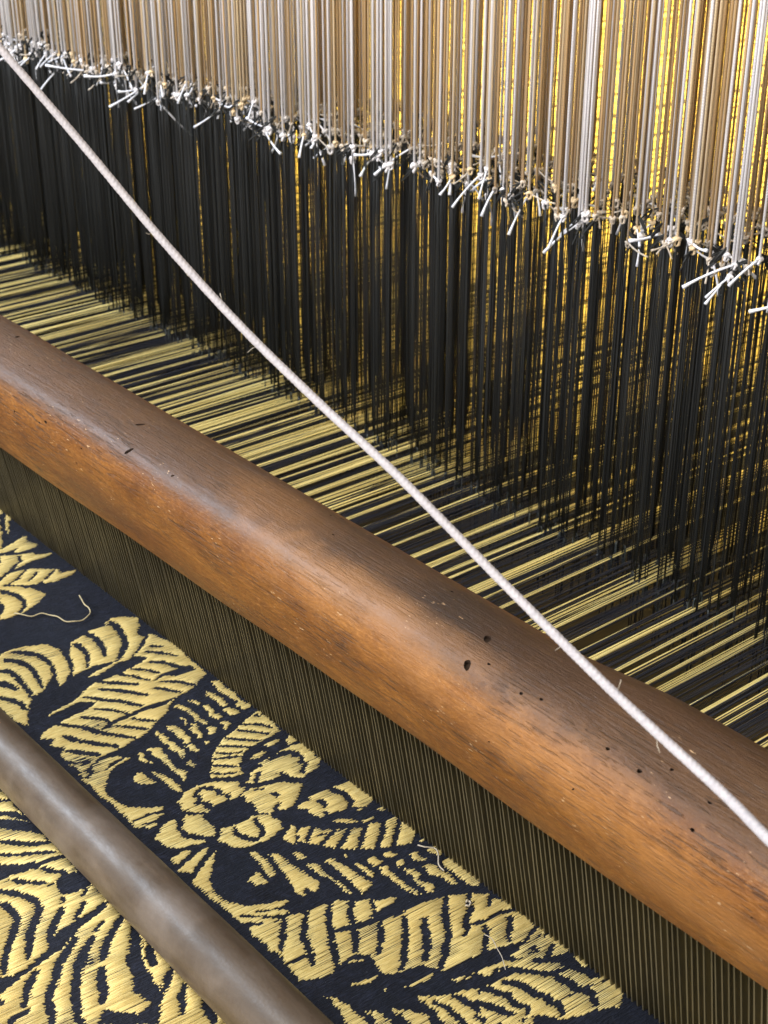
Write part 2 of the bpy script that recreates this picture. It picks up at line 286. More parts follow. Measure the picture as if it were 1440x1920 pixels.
# ------------------------------------------------------------ brocade cloth
CA = R(4.5)
def cloth(x, v, h=0.0):      # x along the reed, v towards the weaver, h above the cloth, in metres
    return (x, -v * math.cos(CA) + h * math.sin(CA), v * math.sin(CA) + h * math.cos(CA))
POLYS = [(1,[(-254.8,19.2),(-257.4,13.5),(-259,10.2),(-262.1,5.1),(-261.6,2.3),(-257.5,3.9),(-250.5,2.5),(-248.8,3.8),(-247.8,9.9),(-247.8,13.8),(-249.2,16.1),(-252.4,11.5),(-251.1,19),(-251.6,21.7),(-254.4,20.4)]),
(1,[(-248.4,23.3),(-248.4,20.4),(-245.8,15.3),(-244.3,8.2),(-241.7,8),(-239.1,1.9),(-237.1,4.5),(-236.8,11.6),(-235.6,15.2),(-233.3,22.6),(-232.4,28.4),(-228.6,33.1)]),
(0,[(-244.7,15.3),(-240.4,18),(-235.7,22.9),(-232.3,27.2),(-231,27.4),(-233.6,23),(-238.7,17.6),(-244.1,14.8)]),
(1,[(-225.1,34.8),(-229.8,29.7),(-230.7,24.9),(-229.6,16.8),(-227.5,13.5),(-224.9,9.5),(-221.9,6.6),(-218,7.7),(-218.8,4.4),(-217.6,1.6),(-214.9,2.8),(-213.7,8.1),(-212.6,13.6),(-213.3,18.1),(-215.9,18.6),(-215.1,20.9),(-215.5,25.9),(-219.2,30.7),(-223.4,35.6)]),
(0,[(-230,20.2),(-225.2,26.2),(-222,32.3),(-220.7,32.6),(-223.1,26.4),(-228.9,20.3)]),
(0,[(-226.2,15.9),(-219.7,23.6),(-218.5,23.7),(-224.9,16)]),
(0,[(-223.2,9.2),(-217.6,16.6),(-216.1,16.7),(-221.7,9.4)]),
(1,[(-221.7,36.5),(-216.8,29.6),(-212.5,25.6),(-208,23.7),(-204.2,22.8),(-201.4,25.3),(-197.9,29.9),(-195.4,35.8),(-193.3,40.6),(-193.3,43.8),(-192.8,46.3),(-193.5,50.4)]),
(0,[(-216.7,39.1),(-212.4,37.2),(-208.2,35.3),(-203.4,35.3),(-199.6,36.4),(-195.3,40.9),(-193.7,40.9),(-197.8,35.6),(-204.5,33.2),(-210.6,33.2),(-215.3,35.2),(-218.5,38)]),
(0,[(-206.9,43.8),(-206.3,42.8),(-201.1,44.6),(-197.7,47.4),(-197.4,48.5)]),
(1,[(-167.9,59.1),(-167,52.2),(-164.2,44.1),(-159.4,41.8),(-154.5,41),(-149.9,42.8),(-144.6,43.6),(-138.1,46.5),(-133.2,51.8),(-131,55.7),(-135.2,54.8),(-140.6,52.5),(-132.1,62.3),(-129.7,64.8),(-130.8,67.5),(-125.1,71.7),(-119.7,75.1),(-112.2,79),(-116.2,81.2),(-132.7,83),(-164.2,68.9)]),
(0,[(-164.9,59.3),(-160.6,54.8),(-157.3,52),(-152.3,50.7),(-147.2,50.9),(-140.7,53.2),(-134.3,55.7),(-134.1,54.9),(-140.6,51.9),(-147.8,49.4),(-153.8,49.1),(-159.3,50.5),(-162.8,53.5),(-166.2,58.5)]),
(0,[(-160.9,64.6),(-156.5,61),(-151.8,59),(-146.8,59.2),(-140.9,60.4),(-133,62.3),(-133.1,61.3),(-141.3,58.6),(-147.8,57.4),(-153.7,57.2),(-159,59.4),(-162.6,63.7)]),
(0,[(-153.8,70),(-151.4,67.6),(-147.2,66.9),(-141,67.5),(-134.9,68.1),(-128.5,69.5),(-128.6,68.4),(-135.6,66.1),(-142.2,65.4),(-148.9,64.7),(-154.2,65.7),(-155.7,69.1)]),
(0,[(-147.6,75.9),(-141.2,72.9),(-136.9,70.8),(-138.8,69.1),(-144.8,70.2),(-149.9,74.3)]),
(0,[(-136.6,79.9),(-131.3,77),(-127.3,75.5),(-122.3,74.7),(-123.4,73.5),(-129.3,73.5),(-133.9,75.2),(-138.3,78.8)]),
(0,[(-132.7,61.3),(-138.4,53.4),(-129.5,56.5),(-123.6,61.6),(-115.9,67.6),(-104.8,79.1),(-111.1,79.2),(-120.2,73.9),(-129.7,66.8)]),
(1,[(-159.4,34.9),(-164.2,23.8),(-164.8,16.3),(-162.2,13.4),(-156.4,11.7),(-146.9,15.9),(-139.7,20.8),(-136.1,26.4),(-138,35.7),(-135.2,47.4),(-141.6,43.3),(-149.9,40.7)]),
(1,[(-166.5,15.3),(-169.1,9.5),(-167.1,4),(-162.6,0.7),(-156.8,2.7),(-150.7,7.8),(-146.5,6),(-139.2,13.3),(-135.6,19),(-133.8,22.9),(-135.1,27),(-140,21.3),(-144.7,17.1),(-152.7,13.2),(-161.1,11.9)]),
(0,[(-162.7,27.6),(-159,25.7),(-153.4,25.7),(-147.5,27.1),(-141.3,29.2),(-141.2,28.1),(-147.8,25.1),(-154.7,23.4),(-161.4,23.5),(-164.5,26.4)]),
(0,[(-157.7,35.3),(-154.1,34.1),(-149,34.5),(-143.8,36.2),(-138.5,39.4),(-137.6,38.8),(-143.2,34.6),(-149.9,32.3),(-156.2,31.9),(-159.3,34.1)]),
(0,[(-165.4,13.5),(-158.6,13.6),(-151.4,15.3),(-145.9,17.8),(-137.8,25.5),(-135.9,25.1),(-143.5,16.5),(-151.8,12.4),(-160.8,10.3),(-167.2,11.5)]),
(0,[(-147.1,6.4),(-140.1,13.4),(-135.7,19.3),(-134.5,19.3),(-138.3,13.2),(-146.2,6.1)]),
(1,[(-133.9,33.9),(-135.9,27.2),(-134.6,26.3),(-132.4,32.7),(-130.1,38.8),(-131.2,43.6),(-133.3,38.3)]),
(1,[(-149.1,2.9),(-136.3,-0.2),(-119.4,1),(-106.7,1.3),(-100.3,12.6),(-98.5,22.1),(-91.5,29.2),(-87.7,36.9),(-83.3,43.5),(-81.2,51.3),(-79.1,58.9),(-78.6,66.8),(-74.3,74.1),(-72.2,77.7),(-83.3,78.9),(-87.9,78.8),(-90.7,74.2),(-95.8,78.3),(-98.5,75),(-101.8,80),(-105.1,75.8),(-107.8,66.9),(-110.5,53.8),(-113.1,49.8),(-116.6,55),(-113.7,70),(-115.9,67.6),(-117.5,58.4),(-120.1,52.4),(-123.1,48.8),(-125.8,42.6),(-126.5,31.3),(-128.3,23.3),(-131.2,14.5),(-135.6,19),(-140.7,11)]),
(0,[(-115.3,55.4),(-114.1,51.8),(-112.4,49.8),(-110.3,53.9),(-108.3,66.6),(-106.5,75.1),(-104.8,79.1),(-112.9,69.8),(-114.3,61.4)]),
(0,[(-99.6,33.7),(-98.7,21.3),(-96.1,28.4),(-96.7,36.1),(-96.4,42.3),(-95.1,50.9),(-93.5,57.6),(-97.3,52.2),(-98.5,43.7)]),
(0,[(-117,4),(-112,2.9),(-112.3,12),(-115,16),(-113.5,23.2),(-117,16.9),(-117,10.5)]),
(0,[(-138.8,9.2),(-135.2,4.9),(-136.2,4.2),(-139.8,8.6)]),
(0,[(-135.6,13.3),(-130.2,8),(-125.1,4),(-125.9,3.3),(-131.7,7),(-136.5,12.7)]),
(0,[(-127.5,16.8),(-123.8,12),(-117.5,8.9),(-114.3,5.1),(-115.4,4.3),(-119.2,7.5),(-125.7,10.7),(-128.7,16.1)]),
(0,[(-126.9,25.5),(-122.8,21.1),(-117.6,17.2),(-118.6,16.5),(-124.5,19.9),(-128,24.9)]),
(0,[(-126.4,32.1),(-121,27.8),(-115,23.7),(-115.9,23),(-122.5,26.6),(-127.4,31.5)]),
(0,[(-111.9,20.7),(-107.7,14.9),(-101.6,10.4),(-102.4,9.7),(-109.1,14),(-112.8,20.1)]),
(0,[(-125.9,41.9),(-121,37.3),(-117.6,33.1),(-114.3,28.9),(-115.3,28.3),(-119.2,32.1),(-122.7,36.2),(-126.9,41.3)]),
(0,[(-109.2,25.1),(-105.3,22.1),(-100,18.4),(-101,17.6),(-107,20.8),(-110.3,24.4)]),
(0,[(-120.6,44.2),(-115.4,39.2),(-110.1,34.3),(-105.4,29.5),(-106.4,28.8),(-111.8,33),(-117.2,38),(-121.7,43.5)]),
(0,[(-118.1,51.6),(-111.7,46.7),(-108,42.2),(-103,38.5),(-100,36.2),(-100.9,35.5),(-104.6,37.3),(-109.8,41),(-113.5,45.5),(-119.2,50.9)]),
(0,[(-108.3,52.5),(-103.8,47.3),(-97.6,43.6),(-98.5,43),(-105.3,46.2),(-109.3,51.9)]),
(0,[(-106,59.6),(-101.3,55.2),(-97.1,52.4),(-98,51.7),(-102.9,54.1),(-107,59)]),
(0,[(-107.1,69.8),(-101.6,65.3),(-95.7,61),(-88.2,56.3),(-81.9,50.3),(-83,49.5),(-89.9,55.1),(-97.4,59.7),(-103.5,64.1),(-108.2,69.1)]),
(0,[(-94.8,43.3),(-90.3,40.8),(-87.6,37),(-88.6,36.3),(-91.9,39.6),(-95.7,42.6)]),
(0,[(-93.1,50.8),(-88.3,47.2),(-84.4,42.9),(-85.4,42.2),(-89.9,46),(-94.1,50.1)]),
(0,[(-98.3,72.1),(-91.8,68.3),(-86.1,64.5),(-79.9,57.9),(-81.2,57),(-88.3,63),(-93.8,66.8),(-99.5,71.2)]),
(0,[(-88.5,75.5),(-83.3,71.6),(-78.9,66),(-80.2,65.2),(-85.4,70.3),(-89.8,74.7)]),
(0,[(-82.3,80),(-77.2,72.5),(-78,72),(-83.2,79.5)]),
(1,[(-72.7,79.7),(-76.7,67.5),(-75.7,61.4),(-72.2,57.8),(-70.5,64.5),(-66.2,70.3),(-59.5,75.2),(-52.3,76.1),(-46.2,74.3),(-41.3,68.5),(-38.8,63.5),(-37.2,66.7),(-38.4,72.5),(-35.5,65.6),(-33.9,68.7),(-34.4,74.9),(-31.9,69.9),(-30.8,74.9),(-35.2,78.7),(-46.3,78.5),(-64.2,79)]),
(0,[(-73.8,59.3),(-73.1,65.5),(-70.4,69.7),(-69.5,69.8),(-71.5,65.8),(-72.8,59.6)]),
(0,[(-37.3,77.2),(-37.2,70.8),(-36.3,64.9),(-37.3,64.5),(-38.8,70.3),(-38.3,77)]),
(0,[(-74.7,73.5),(-69,77.2),(-68.5,76.8),(-74.2,73.1)]),
(1,[(-100.8,4),(-100.6,1),(-90.9,-0),(-83.4,1.3),(-82.1,2.8),(-86.5,4.1),(-96,4.1)]),
(1,[(-95.8,9.2),(-94.1,6.6),(-84.7,6.6),(-82,7.8),(-82.6,10.5),(-90.5,10.1)]),
(1,[(-82.4,3.2),(-82.1,1),(-77.3,-0.1),(-76.2,2.5),(-76.5,4.8),(-81.1,4.7)]),
(1,[(-80.5,10.7),(-80.7,6.8),(-75.5,6.7),(-75,10.1),(-76.5,11.5)]),
(1,[(-94.6,17.9),(-92.9,15.4),(-89.3,15.2),(-88.5,17.6)]),
(1,[(-88,16.7),(-86.7,13.9),(-80.6,14.3),(-76.4,14),(-75.6,17),(-78.6,18)]),
(1,[(-93.6,25.2),(-93.8,22),(-89.7,21),(-83,21.2),(-76,20.9),(-75,23.4),(-78.3,24.2),(-85.2,24.5),(-89.5,24.2)]),
(1,[(-73.8,17.6),(-73.3,14.3),(-70.5,14.3),(-68,17.2),(-69.9,18.4)]),
(1,[(-86.7,28.3),(-83.4,26.8),(-79.2,27.2),(-77.8,25.1),(-77.4,27.8),(-80.3,28.8)]),
(1,[(-76.7,30),(-77.8,25.1),(-72.4,26.9),(-68.5,27.6),(-69.1,30.1),(-73.3,29.8)]),
(1,[(-73.8,24.1),(-73.3,20.9),(-69.2,20.6),(-68.6,24.6),(-70.2,25.3)]),
(1,[(-83.4,36.8),(-80.9,31.4),(-75.7,31.8),(-68.8,32.7),(-68.1,34.9),(-69.2,36.5),(-74.6,36.5),(-79.8,36.2)]),
(1,[(-82,41.1),(-82,39.5),(-74.4,39.5),(-68.5,38.6),(-63.2,38.6),(-60.1,42.3),(-65.9,42.5),(-71.5,43),(-77.6,42.7)]),
(1,[(-67.4,37),(-66.9,33.9),(-61.7,33.2),(-61.6,36.2),(-63.7,37.7)]),
(1,[(-66.1,30.3),(-64.9,27),(-62.8,30.2)]),
(1,[(-74,50.6),(-73.5,47.5),(-70.8,45.2),(-64.1,46),(-57.5,46.7),(-52.8,45.8),(-48,48.9),(-48.7,50),(-56.4,49.6),(-63.5,49.7),(-71.1,50.1)]),
(1,[(-72.5,55.3),(-72.9,52.9),(-64.7,52.9),(-62.7,53),(-66,54.8),(-69.8,55.9)]),
(1,[(-57.6,43.2),(-58.2,39.5),(-53.9,40),(-52.9,42.9)]),
(1,[(-60.9,63.4),(-62.1,59.4),(-59.4,58.3),(-53.3,58.2),(-53,60.5),(-55.4,64),(-58.5,64.3)]),
(1,[(-60.2,56.7),(-59.6,54.3),(-55.7,52.9),(-50.6,52.7),(-44.7,52.6),(-43.1,55.3),(-47,56.1),(-53,56.2)]),
(1,[(-72.4,2),(-71,-0.1),(-64.9,-0.7),(-55.8,0.8),(-54.4,6.7),(-53.7,12),(-53,17.3),(-51.5,21.3),(-46.4,26),(-41.8,29.7),(-39.7,29.5),(-41,34.3),(-44.5,41),(-48.7,38.3),(-54,34.2),(-59.4,28.3),(-63.2,22.9),(-65.9,15.7),(-68.5,9.7),(-70.9,4.9)]),
(1,[(-45.9,22.2),(-47.9,19.1),(-48.1,14.8),(-46.3,13.7),(-45.1,18.1)]),
(1,[(-51.4,11.8),(-51.9,7.9),(-50.7,4.5),(-49.7,7.7),(-49.7,12.4)]),
(1,[(-42.2,21.3),(-43.2,15.3),(-44.7,8.2),(-44.8,2),(-44.1,-0.5),(-37,-0.1),(-31.2,0.6),(-27.8,3.1),(-27.4,7.1),(-25.4,11.5),(-26.9,15.2),(-30.8,16.5),(-34,18.3),(-37.7,19.2),(-38.4,21.7)]),
(1,[(-49.2,3.7),(-51,-0),(-46.7,0.1),(-46.2,4.1)]),
(1,[(-39,27),(-40.1,22.8),(-38.6,19.1),(-34.7,17.8),(-31.5,18.9),(-30.8,22.3),(-31.6,26.4),(-32.5,29.2),(-34.8,31.1)]),
(1,[(-29.5,37.6),(-30.9,32.6),(-29.6,27.8),(-28.1,21.3),(-25.2,17),(-22.9,15.2),(-18,19.4),(-14.2,25.1),(-13.3,29.2),(-15,33),(-14.2,35.9),(-17.2,38.8),(-22,37.7),(-26.1,38.2)]),
(1,[(-43.1,47.5),(-42.2,42),(-37.8,34.7),(-32.7,33.7),(-30.3,35.9),(-28.7,39.2),(-29.3,42.8),(-29.3,48.3),(-28.4,51.1),(-26.7,52.7),(-29.1,56.1),(-31.1,59.1),(-35.9,59.3),(-38.9,58.2),(-41.6,55.1),(-42.7,51.1)]),
(1,[(-31,60.2),(-27.4,55),(-23.5,56),(-18.6,55.4),(-15.2,57.1),(-14.7,60.1),(-18.4,63),(-19.8,66.3),(-24.6,65.4),(-28.3,63)]),
(1,[(-27.1,74.2),(-30.2,69.7),(-31,65.5),(-29.8,62.6),(-26.6,65.7),(-22.1,66.9),(-18.2,65.8),(-14.8,61.6),(-13.8,63.9),(-15.3,68.6),(-15.6,71.6),(-17.9,74.8),(-21.7,76.5),(-25,76.3)]),
(1,[(-15.2,57.1),(-17.5,53.9),(-16.1,50.6),(-16.9,47.8),(-16.1,44),(-18.1,41.5),(-14.2,35.9),(-9.7,34.6),(-5.2,36.2),(-3.1,42.1),(-2.8,46.7),(-3.4,50.1),(-3.6,54.2),(-6.7,57.5),(-11.4,59.1)]),
(0,[(-25,55.5),(-29,50.7),(-28.9,46.4),(-28.4,42.2),(-25.5,38.6),(-20.5,38.2),(-17.4,40.6),(-16.1,44),(-16,49),(-17.6,52.8),(-21.8,54.9)]),
(0,[(-67.9,11.3),(-62.5,4.7),(-58.7,2.5),(-59.3,1.9),(-63.8,3.7),(-68.7,10.7)]),
(0,[(-65.2,15.5),(-61.6,11.5),(-55.9,5.7),(-56.6,5.1),(-62.8,10.5),(-66,15)]),
(0,[(-63,21.8),(-57.9,16.4),(-54.1,11.8),(-54.8,11.2),(-59.1,15.5),(-63.7,21.3)]),
(0,[(-59.9,26.8),(-56.4,22.1),(-52.6,17.6),(-53.4,17),(-57.7,21.2),(-60.7,26.3)]),
(0,[(-56.9,30),(-53.2,26.6),(-51.4,22),(-52.2,21.5),(-54.4,25.8),(-57.6,29.5)]),
(0,[(-53.7,33.8),(-50.9,28.1),(-49.5,23.8),(-50.4,23.3),(-52.4,27.2),(-54.6,33.3)]),
(0,[(-50.5,36.5),(-47.6,32.7),(-44.2,28.1),(-44.9,27.6),(-48.8,31.9),(-51.2,36)]),
(0,[(-47,39.4),(-43.1,35.7),(-41.6,30.9),(-42.4,30.5),(-44.3,35),(-47.6,38.9)]),
(0,[(-70.3,3.5),(-67.9,0.8),(-68.7,0.2),(-71.1,2.9)]),
(0,[(-41,17.1),(-41.4,12),(-40.7,8.1),(-36.9,6.6),(-32.6,7.8),(-28.3,11.2),(-27.6,10.5),(-32.2,6),(-38.3,4.3),(-43.1,6.2),(-44.1,10.9),(-42.5,16.6)]),
(0,[(-38.2,25.6),(-33.4,28.1),(-33,26.5),(-37.8,24)]),
(0,[(-23.9,28.7),(-20.7,27.5),(-21.8,26.2),(-25,27.4)]),
(0,[(-18.5,28.9),(-16.2,32.5),(-14.8,32.3),(-17,28.7)]),
(0,[(-29.3,31.7),(-27.6,29.2),(-28.3,28.7),(-30,31.2)]),
(0,[(-42,47.7),(-40.1,51.2),(-35,53.1),(-31.3,52.4),(-28.5,50.7),(-29.7,49.4),(-33.3,50.1),(-36,50.7),(-38.7,49.8),(-40.5,47.6)]),
(0,[(-41,47.8),(-38,45),(-33.5,43.1),(-29.8,42.5),(-30.5,41.4),(-34.9,41.4),(-39.8,43.4),(-42.2,47)]),
(0,[(-15.1,51.1),(-11,52.5),(-7.2,51.4),(-3.9,47.7),(-5,46.7),(-9,49.8),(-11.9,50.7),(-15.3,50.1)]),
(0,[(-14.9,42.6),(-10.3,43.4),(-7,44.8),(-5.3,47.6),(-4,47.6),(-5.6,43.7),(-10.7,41.4),(-15.4,41.3)]),
(0,[(-31.6,62.2),(-26.8,66.3),(-20.6,67.8),(-16.6,64.2),(-13.8,60.7),(-14.9,59.9),(-18.4,62.9),(-21.8,66.2),(-26.3,65),(-30.9,61.7)]),
(0,[(-30.5,58.9),(-26.9,54.3),(-27.5,53.8),(-31.2,58.5)]),
(0,[(-19,54.9),(-15.1,57),(-14.9,56.5),(-18.8,54.4)]),
(0,[(-28.7,37.2),(-28.2,39.2),(-27.4,39.4),(-27.9,37.3)]),
(1,[(-14.8,8),(-14,-0.4),(-9.1,-0.2),(-0.9,-0.9),(1,1.9),(1.8,4.9),(-0.6,8.4),(-3.2,8),(-5.7,6.1),(-10.4,6),(-13.2,8.6)]),
(1,[(-14.5,18.9),(-14.7,9.3),(-9.2,6.9),(-4.1,7.9),(-1.3,10.8),(-2,17.2),(-2.5,22.6),(-6.7,24.1),(-11.5,25.6),(-13.3,22.7),(-12.7,19)]),
(1,[(1,9.6),(1.1,6.7),(2.1,5.1),(2.6,7.9)]),
(1,[(4.9,3.2),(5,-0.4),(7.6,0.6),(7.1,2.6)]),
(1,[(1.4,20.4),(2,16.2),(4,13.2),(7.4,12.3),(6.7,15.3),(4.6,17.7)]),
(1,[(7.4,11.7),(7.6,6),(9,4.7),(8.6,8),(8.5,11.4)]),
(1,[(1.6,37),(0,34.2),(-1.6,31.3),(-1,27.8),(2,26.1),(4.9,23.1),(7.8,19),(8.2,17.1),(10.8,12.1),(10.1,9.2),(11.8,5.3),(12,3.6),(12.1,0.1),(13.8,-0.9),(17.7,-0.6),(22.6,-1),(25,2),(27,4.3),(26.5,7.4),(23.5,14.3),(22.3,17.3),(18,24.2),(15.2,27.6),(9.6,31.8),(6.5,35),(3.3,37.1)]),
(1,[(27.5,2.3),(27.7,0.1),(28.8,0.4),(28.6,2.6)]),
(1,[(8,41.7),(8.6,38.9),(12.7,38.6),(12.9,42),(10.8,42.6)]),
(1,[(8.2,45.1),(13.1,45.4),(16.8,44.9),(22.3,44.1),(25.4,43.2),(27.8,45.6),(29,49.1),(23.8,49),(18.6,49.4)]),
(1,[(15.1,42.5),(17.3,38.2),(22.6,38.9),(28.6,38.6),(33.3,37.9),(36.3,38.1),(36.4,39.7),(31.3,40.7),(26.4,40.7),(23,41.9)]),
(1,[(17.7,36.3),(17.6,32.8),(22.1,31.3),(26.5,30.9),(30.7,30.9),(35.3,29),(37.2,31.1),(38.6,36),(34.7,35.7),(28,36),(21.7,35.5)]),
(1,[(18.5,29.1),(19.2,27.4),(21.7,28.2)]),
(1,[(24.6,28.8),(25.1,26.4),(28.8,26.5),(33,26.5),(34.8,26.3),(32,29.1),(27.3,28.7)]),
(1,[(25,24.1),(25.1,20.2),(29.9,20.1),(29.5,24.3)]),
(1,[(25.8,17.3),(26.5,13.8),(29,13.3),(29.3,17.3)]),
(1,[(31,23.3),(31.7,19.9),(38,20.5),(43.1,20.3),(49.2,19.8),(50.4,19.7),(48.7,22.7),(44.9,23.5),(40.1,23.4),(35,23.7)]),
(1,[(31.9,17.2),(32.1,13.3),(34.2,12.7),(35.3,16.6)]),
(1,[(36.4,16.9),(38.1,13.2),(42.3,13.2),(43.8,15.7),(46.4,14.5),(49.1,12.9),(51.2,15.8),(50.9,17.9),(47.4,17.7),(46.2,18.3),(40.5,16.9)]),
(1,[(31.5,10.4),(31.4,6.8),(37.7,6.4),(36.7,10.2),(34.1,10.3)]),
(1,[(39.4,10.2),(39.5,6.2),(44.2,5.6),(48.8,5),(52.5,5.7),(52.7,7.9),(46.8,9.1),(44.5,11.2),(40.7,10.7)]),
(1,[(40.5,3.6),(40.7,-0.4),(47,-0.8),(54.4,-1.7),(57.9,1.5),(56.4,3.7),(50.4,4),(45.2,4.2)]),
(1,[(32.9,3.4),(33,-0.6),(37.6,-0.8),(37.9,2.4)]),
(1,[(36.6,26.1),(40.7,26.1),(41.9,26.1),(38.6,26.7)]),
(1,[(21.8,51.8),(28,51.1),(28.1,52.7),(25,54.2)]),
(0,[(-13.8,9.5),(-10.3,8.3),(-6.8,7.7),(-4,7.9),(-1.2,10.3),(-0.3,9.7),(-3.7,6),(-8.1,5.3),(-12.2,6),(-15,8.2)]),
(0,[(-10.8,17.2),(-6.1,17.2),(-7,15.5),(-11.7,15.4)]),
(0,[(-3.9,19.6),(-1,19.4),(-1.6,18.4),(-4.5,18.5)]),
(0,[(-9.2,25.8),(-7.5,24.1),(-8.9,23),(-10.5,24.6)]),
(0,[(-0.2,27.2),(5.4,34.8),(6.5,34.5),(0.9,26.9)]),
(0,[(5.1,21.8),(9.7,31.9),(11.2,31.9),(6.6,21.9)]),
(0,[(5.6,28.7),(6.6,26.1),(5.9,25.6),(4.9,28.3)]),
(0,[(7.9,17.4),(11.7,23.6),(14.2,28),(15.6,28),(13.8,23.3),(9.1,17.2)]),
(0,[(9.9,11.4),(14.4,17.7),(19.1,22.8),(20,22.3),(16,17),(11,11)]),
(0,[(11.1,4.8),(15.6,9.6),(22.3,17.4),(23.4,16.9),(17.4,8.5),(11.9,4)]),
(0,[(13,-0.8),(18.6,5.5),(25.1,12.3),(26.1,11.6),(20.1,4.4),(13.9,-1.5)]),
(0,[(-0.5,35.7),(3.1,35.6),(2.6,34.7),(-1,34.8)]),
(1,[(-0.3,40.2),(-5.2,32.6),(-2.9,32),(5.5,38.5)]),
(1,[(-12.9,77.5),(-14.1,70.4),(-12.2,69),(-8.8,77.9)]),
(1,[(-6.2,79.1),(-10.9,67.1),(-10.7,62.9),(-2.3,75.9)]),
(1,[(1.8,78.5),(-5.7,67.3),(-7.7,62.5),(0,68.9),(4.2,72.7),(9.7,74.3),(16.1,74.4),(21.7,69.9),(25.1,62.8),(27,56.7),(28.2,60.8),(26.9,67.2),(30.3,61.2),(32.4,61.7),(29.5,70.1),(33.5,64.6),(32.6,70.2),(27.2,76.8),(18.9,77.3)]),
(0,[(26.2,69.9),(30.3,60.1),(29.6,59.7),(25.6,69.5)]),
(0,[(24.9,75.2),(33.2,64.4),(32.6,64),(24.2,74.7)]),
(1,[(11.2,62.6),(8.9,56.2),(16.4,57.7),(15.5,62.4)]),
(1,[(-0.8,53.8),(0.5,50.8),(10.6,51.3),(14.5,53.1),(14.1,56.1),(8,55)]),
(1,[(3.7,48.7),(5.8,45.7),(14.7,45.5),(23.5,47.5),(27.9,51.9),(23.2,52.8),(14.4,50.8)]),
(1,[(30.3,76.8),(34,64.9),(41.7,70.3),(39.3,76),(34.8,76.9)]),
(1,[(36.1,72.7),(33.8,66.7),(33.3,62.7),(34.9,55.8),(35.5,48.7),(36.5,44.8),(38.6,41.1),(40.3,41),(42,34.5),(44.2,33.9),(45.9,27.4),(48.4,30.3),(50.2,35.7),(54,34.2),(53.7,29.2),(53,31.8),(53.7,26),(53.7,21.2),(55.1,14.3),(57.9,8.6),(62.2,1.7),(64.7,2.3),(69.6,-0.6),(75.4,-0.1),(80.2,-2.1),(83.5,1.1),(85.9,6.8),(85.1,12.5),(82.8,21.7),(81.9,28.7),(82.2,38.3),(79,40),(75.7,43.3),(74.9,48.6),(72.1,55.2),(64.4,53.4),(63,58.2),(61,62.4),(62.6,66.5),(61.9,72.4),(59.3,77.4),(51.4,75.9),(44.7,75.3),(42.4,77.1)]),
(0,[(33.3,64.1),(38.5,69),(45.3,74.2),(46.1,73.5),(39.7,67.8),(34.1,63.4)]),
(0,[(34.2,55.8),(38.9,60.8),(44.7,65.5),(51.6,67.7),(56.5,70.3),(56.9,69.4),(51.9,66),(45.2,63.9),(40.1,59.7),(35,55.2)]),
(0,[(35.2,47.6),(41.3,53.1),(49,57.8),(57.1,62.6),(62.1,65.3),(62.5,64.4),(57.7,61),(49.6,56.2),(42.2,51.6),(35.9,46.8)]),
(0,[(38.1,40.7),(43.2,45.9),(52,50.5),(59.4,56),(60,55.1),(52.7,48.9),(44,44.2),(38.9,39.9)]),
(0,[(41.8,34.9),(48.6,39.7),(49,38.8),(42.2,34.1)]),
(0,[(52.8,40.8),(57.9,44.7),(64,50.7),(64.8,50.1),(59,43.4),(53.2,39.9)]),
(0,[(54.5,32.2),(61,37.4),(67.8,43.9),(73.5,48.9),(74.3,48.2),(69.1,42.6),(62.1,35.9),(55,31.1)]),
(0,[(58.9,27.5),(66,33.6),(74.7,40.4),(75.5,39.1),(67.3,31.4),(59.6,26.1)]),
(0,[(55,14.2),(61.5,21.3),(68.9,26.2),(76.5,34.5),(80.4,39),(81.4,38.4),(77.9,33.3),(70,24.7),(62.6,19.6),(55.8,13.4)]),
(0,[(58.7,7.7),(64.2,12.3),(67.9,18.1),(73.3,21.7),(73.8,20.6),(69.3,16.8),(65.6,11),(59.3,6.5)]),
(0,[(63,1.9),(67.2,6.6),(68,5.9),(63.9,1.2)]),
(0,[(73.2,13.5),(77.5,17.2),(82.4,22),(83.1,21.3),(78.5,15.7),(73.6,12.4)]),
(0,[(74.4,4),(78.7,7.8),(83.7,12.8),(84.5,12),(79.8,6.2),(74.9,2.8)]),
(0,[(51.9,31.9),(50.1,39.1),(49.1,45.9),(46.9,54.5),(48.2,55.3),(51.4,47.1),(52.4,40.3),(53.3,32.6)]),
(0,[(73.6,-1.7),(71.1,4.5),(71.3,12.1),(69.3,19),(70.2,19.6),(72.9,13),(72.7,5.4),(74.5,-1)]),
(0,[(50.4,40.9),(50.9,35.6),(49.6,30),(47.9,29.6),(48.1,34.7),(48.7,40.3)]),
(0,[(51.8,76),(52.4,70),(52.8,66.1),(52,65.7),(51,69.5),(51,75.7)]),
(0,[(61.6,62.6),(62,57.1),(64.3,53.3),(63.2,52.4),(60.1,56.1),(60.4,62.2)]),
(1,[(79.5,53.2),(80.6,47.5),(80.2,41.1),(81.5,40.7),(82,45.7),(81.1,50.9)]),
(1,[(86,39.4),(86.8,34.7),(88.4,33.1),(88.2,37.6)]),
(1,[(68.7,67),(70.7,61.4),(70.9,55.6),(72.7,60),(71,64.5)]),
(1,[(76.8,59.8),(77.2,56.5),(78.7,58.4)]),
(1,[(68.6,75.3),(73,71.7),(77.7,70.5),(82.3,70.6),(86.5,71.2),(82.7,76.5),(77.9,75.5),(72.6,74.9)]),
(1,[(79.7,67.8),(84.3,65.2),(91,65),(87.5,69.9),(83,68.4)]),
(1,[(83.5,63.1),(87.7,57.9),(92.7,54.9),(97.4,56.1),(93.5,61.5),(88.7,61.7)]),
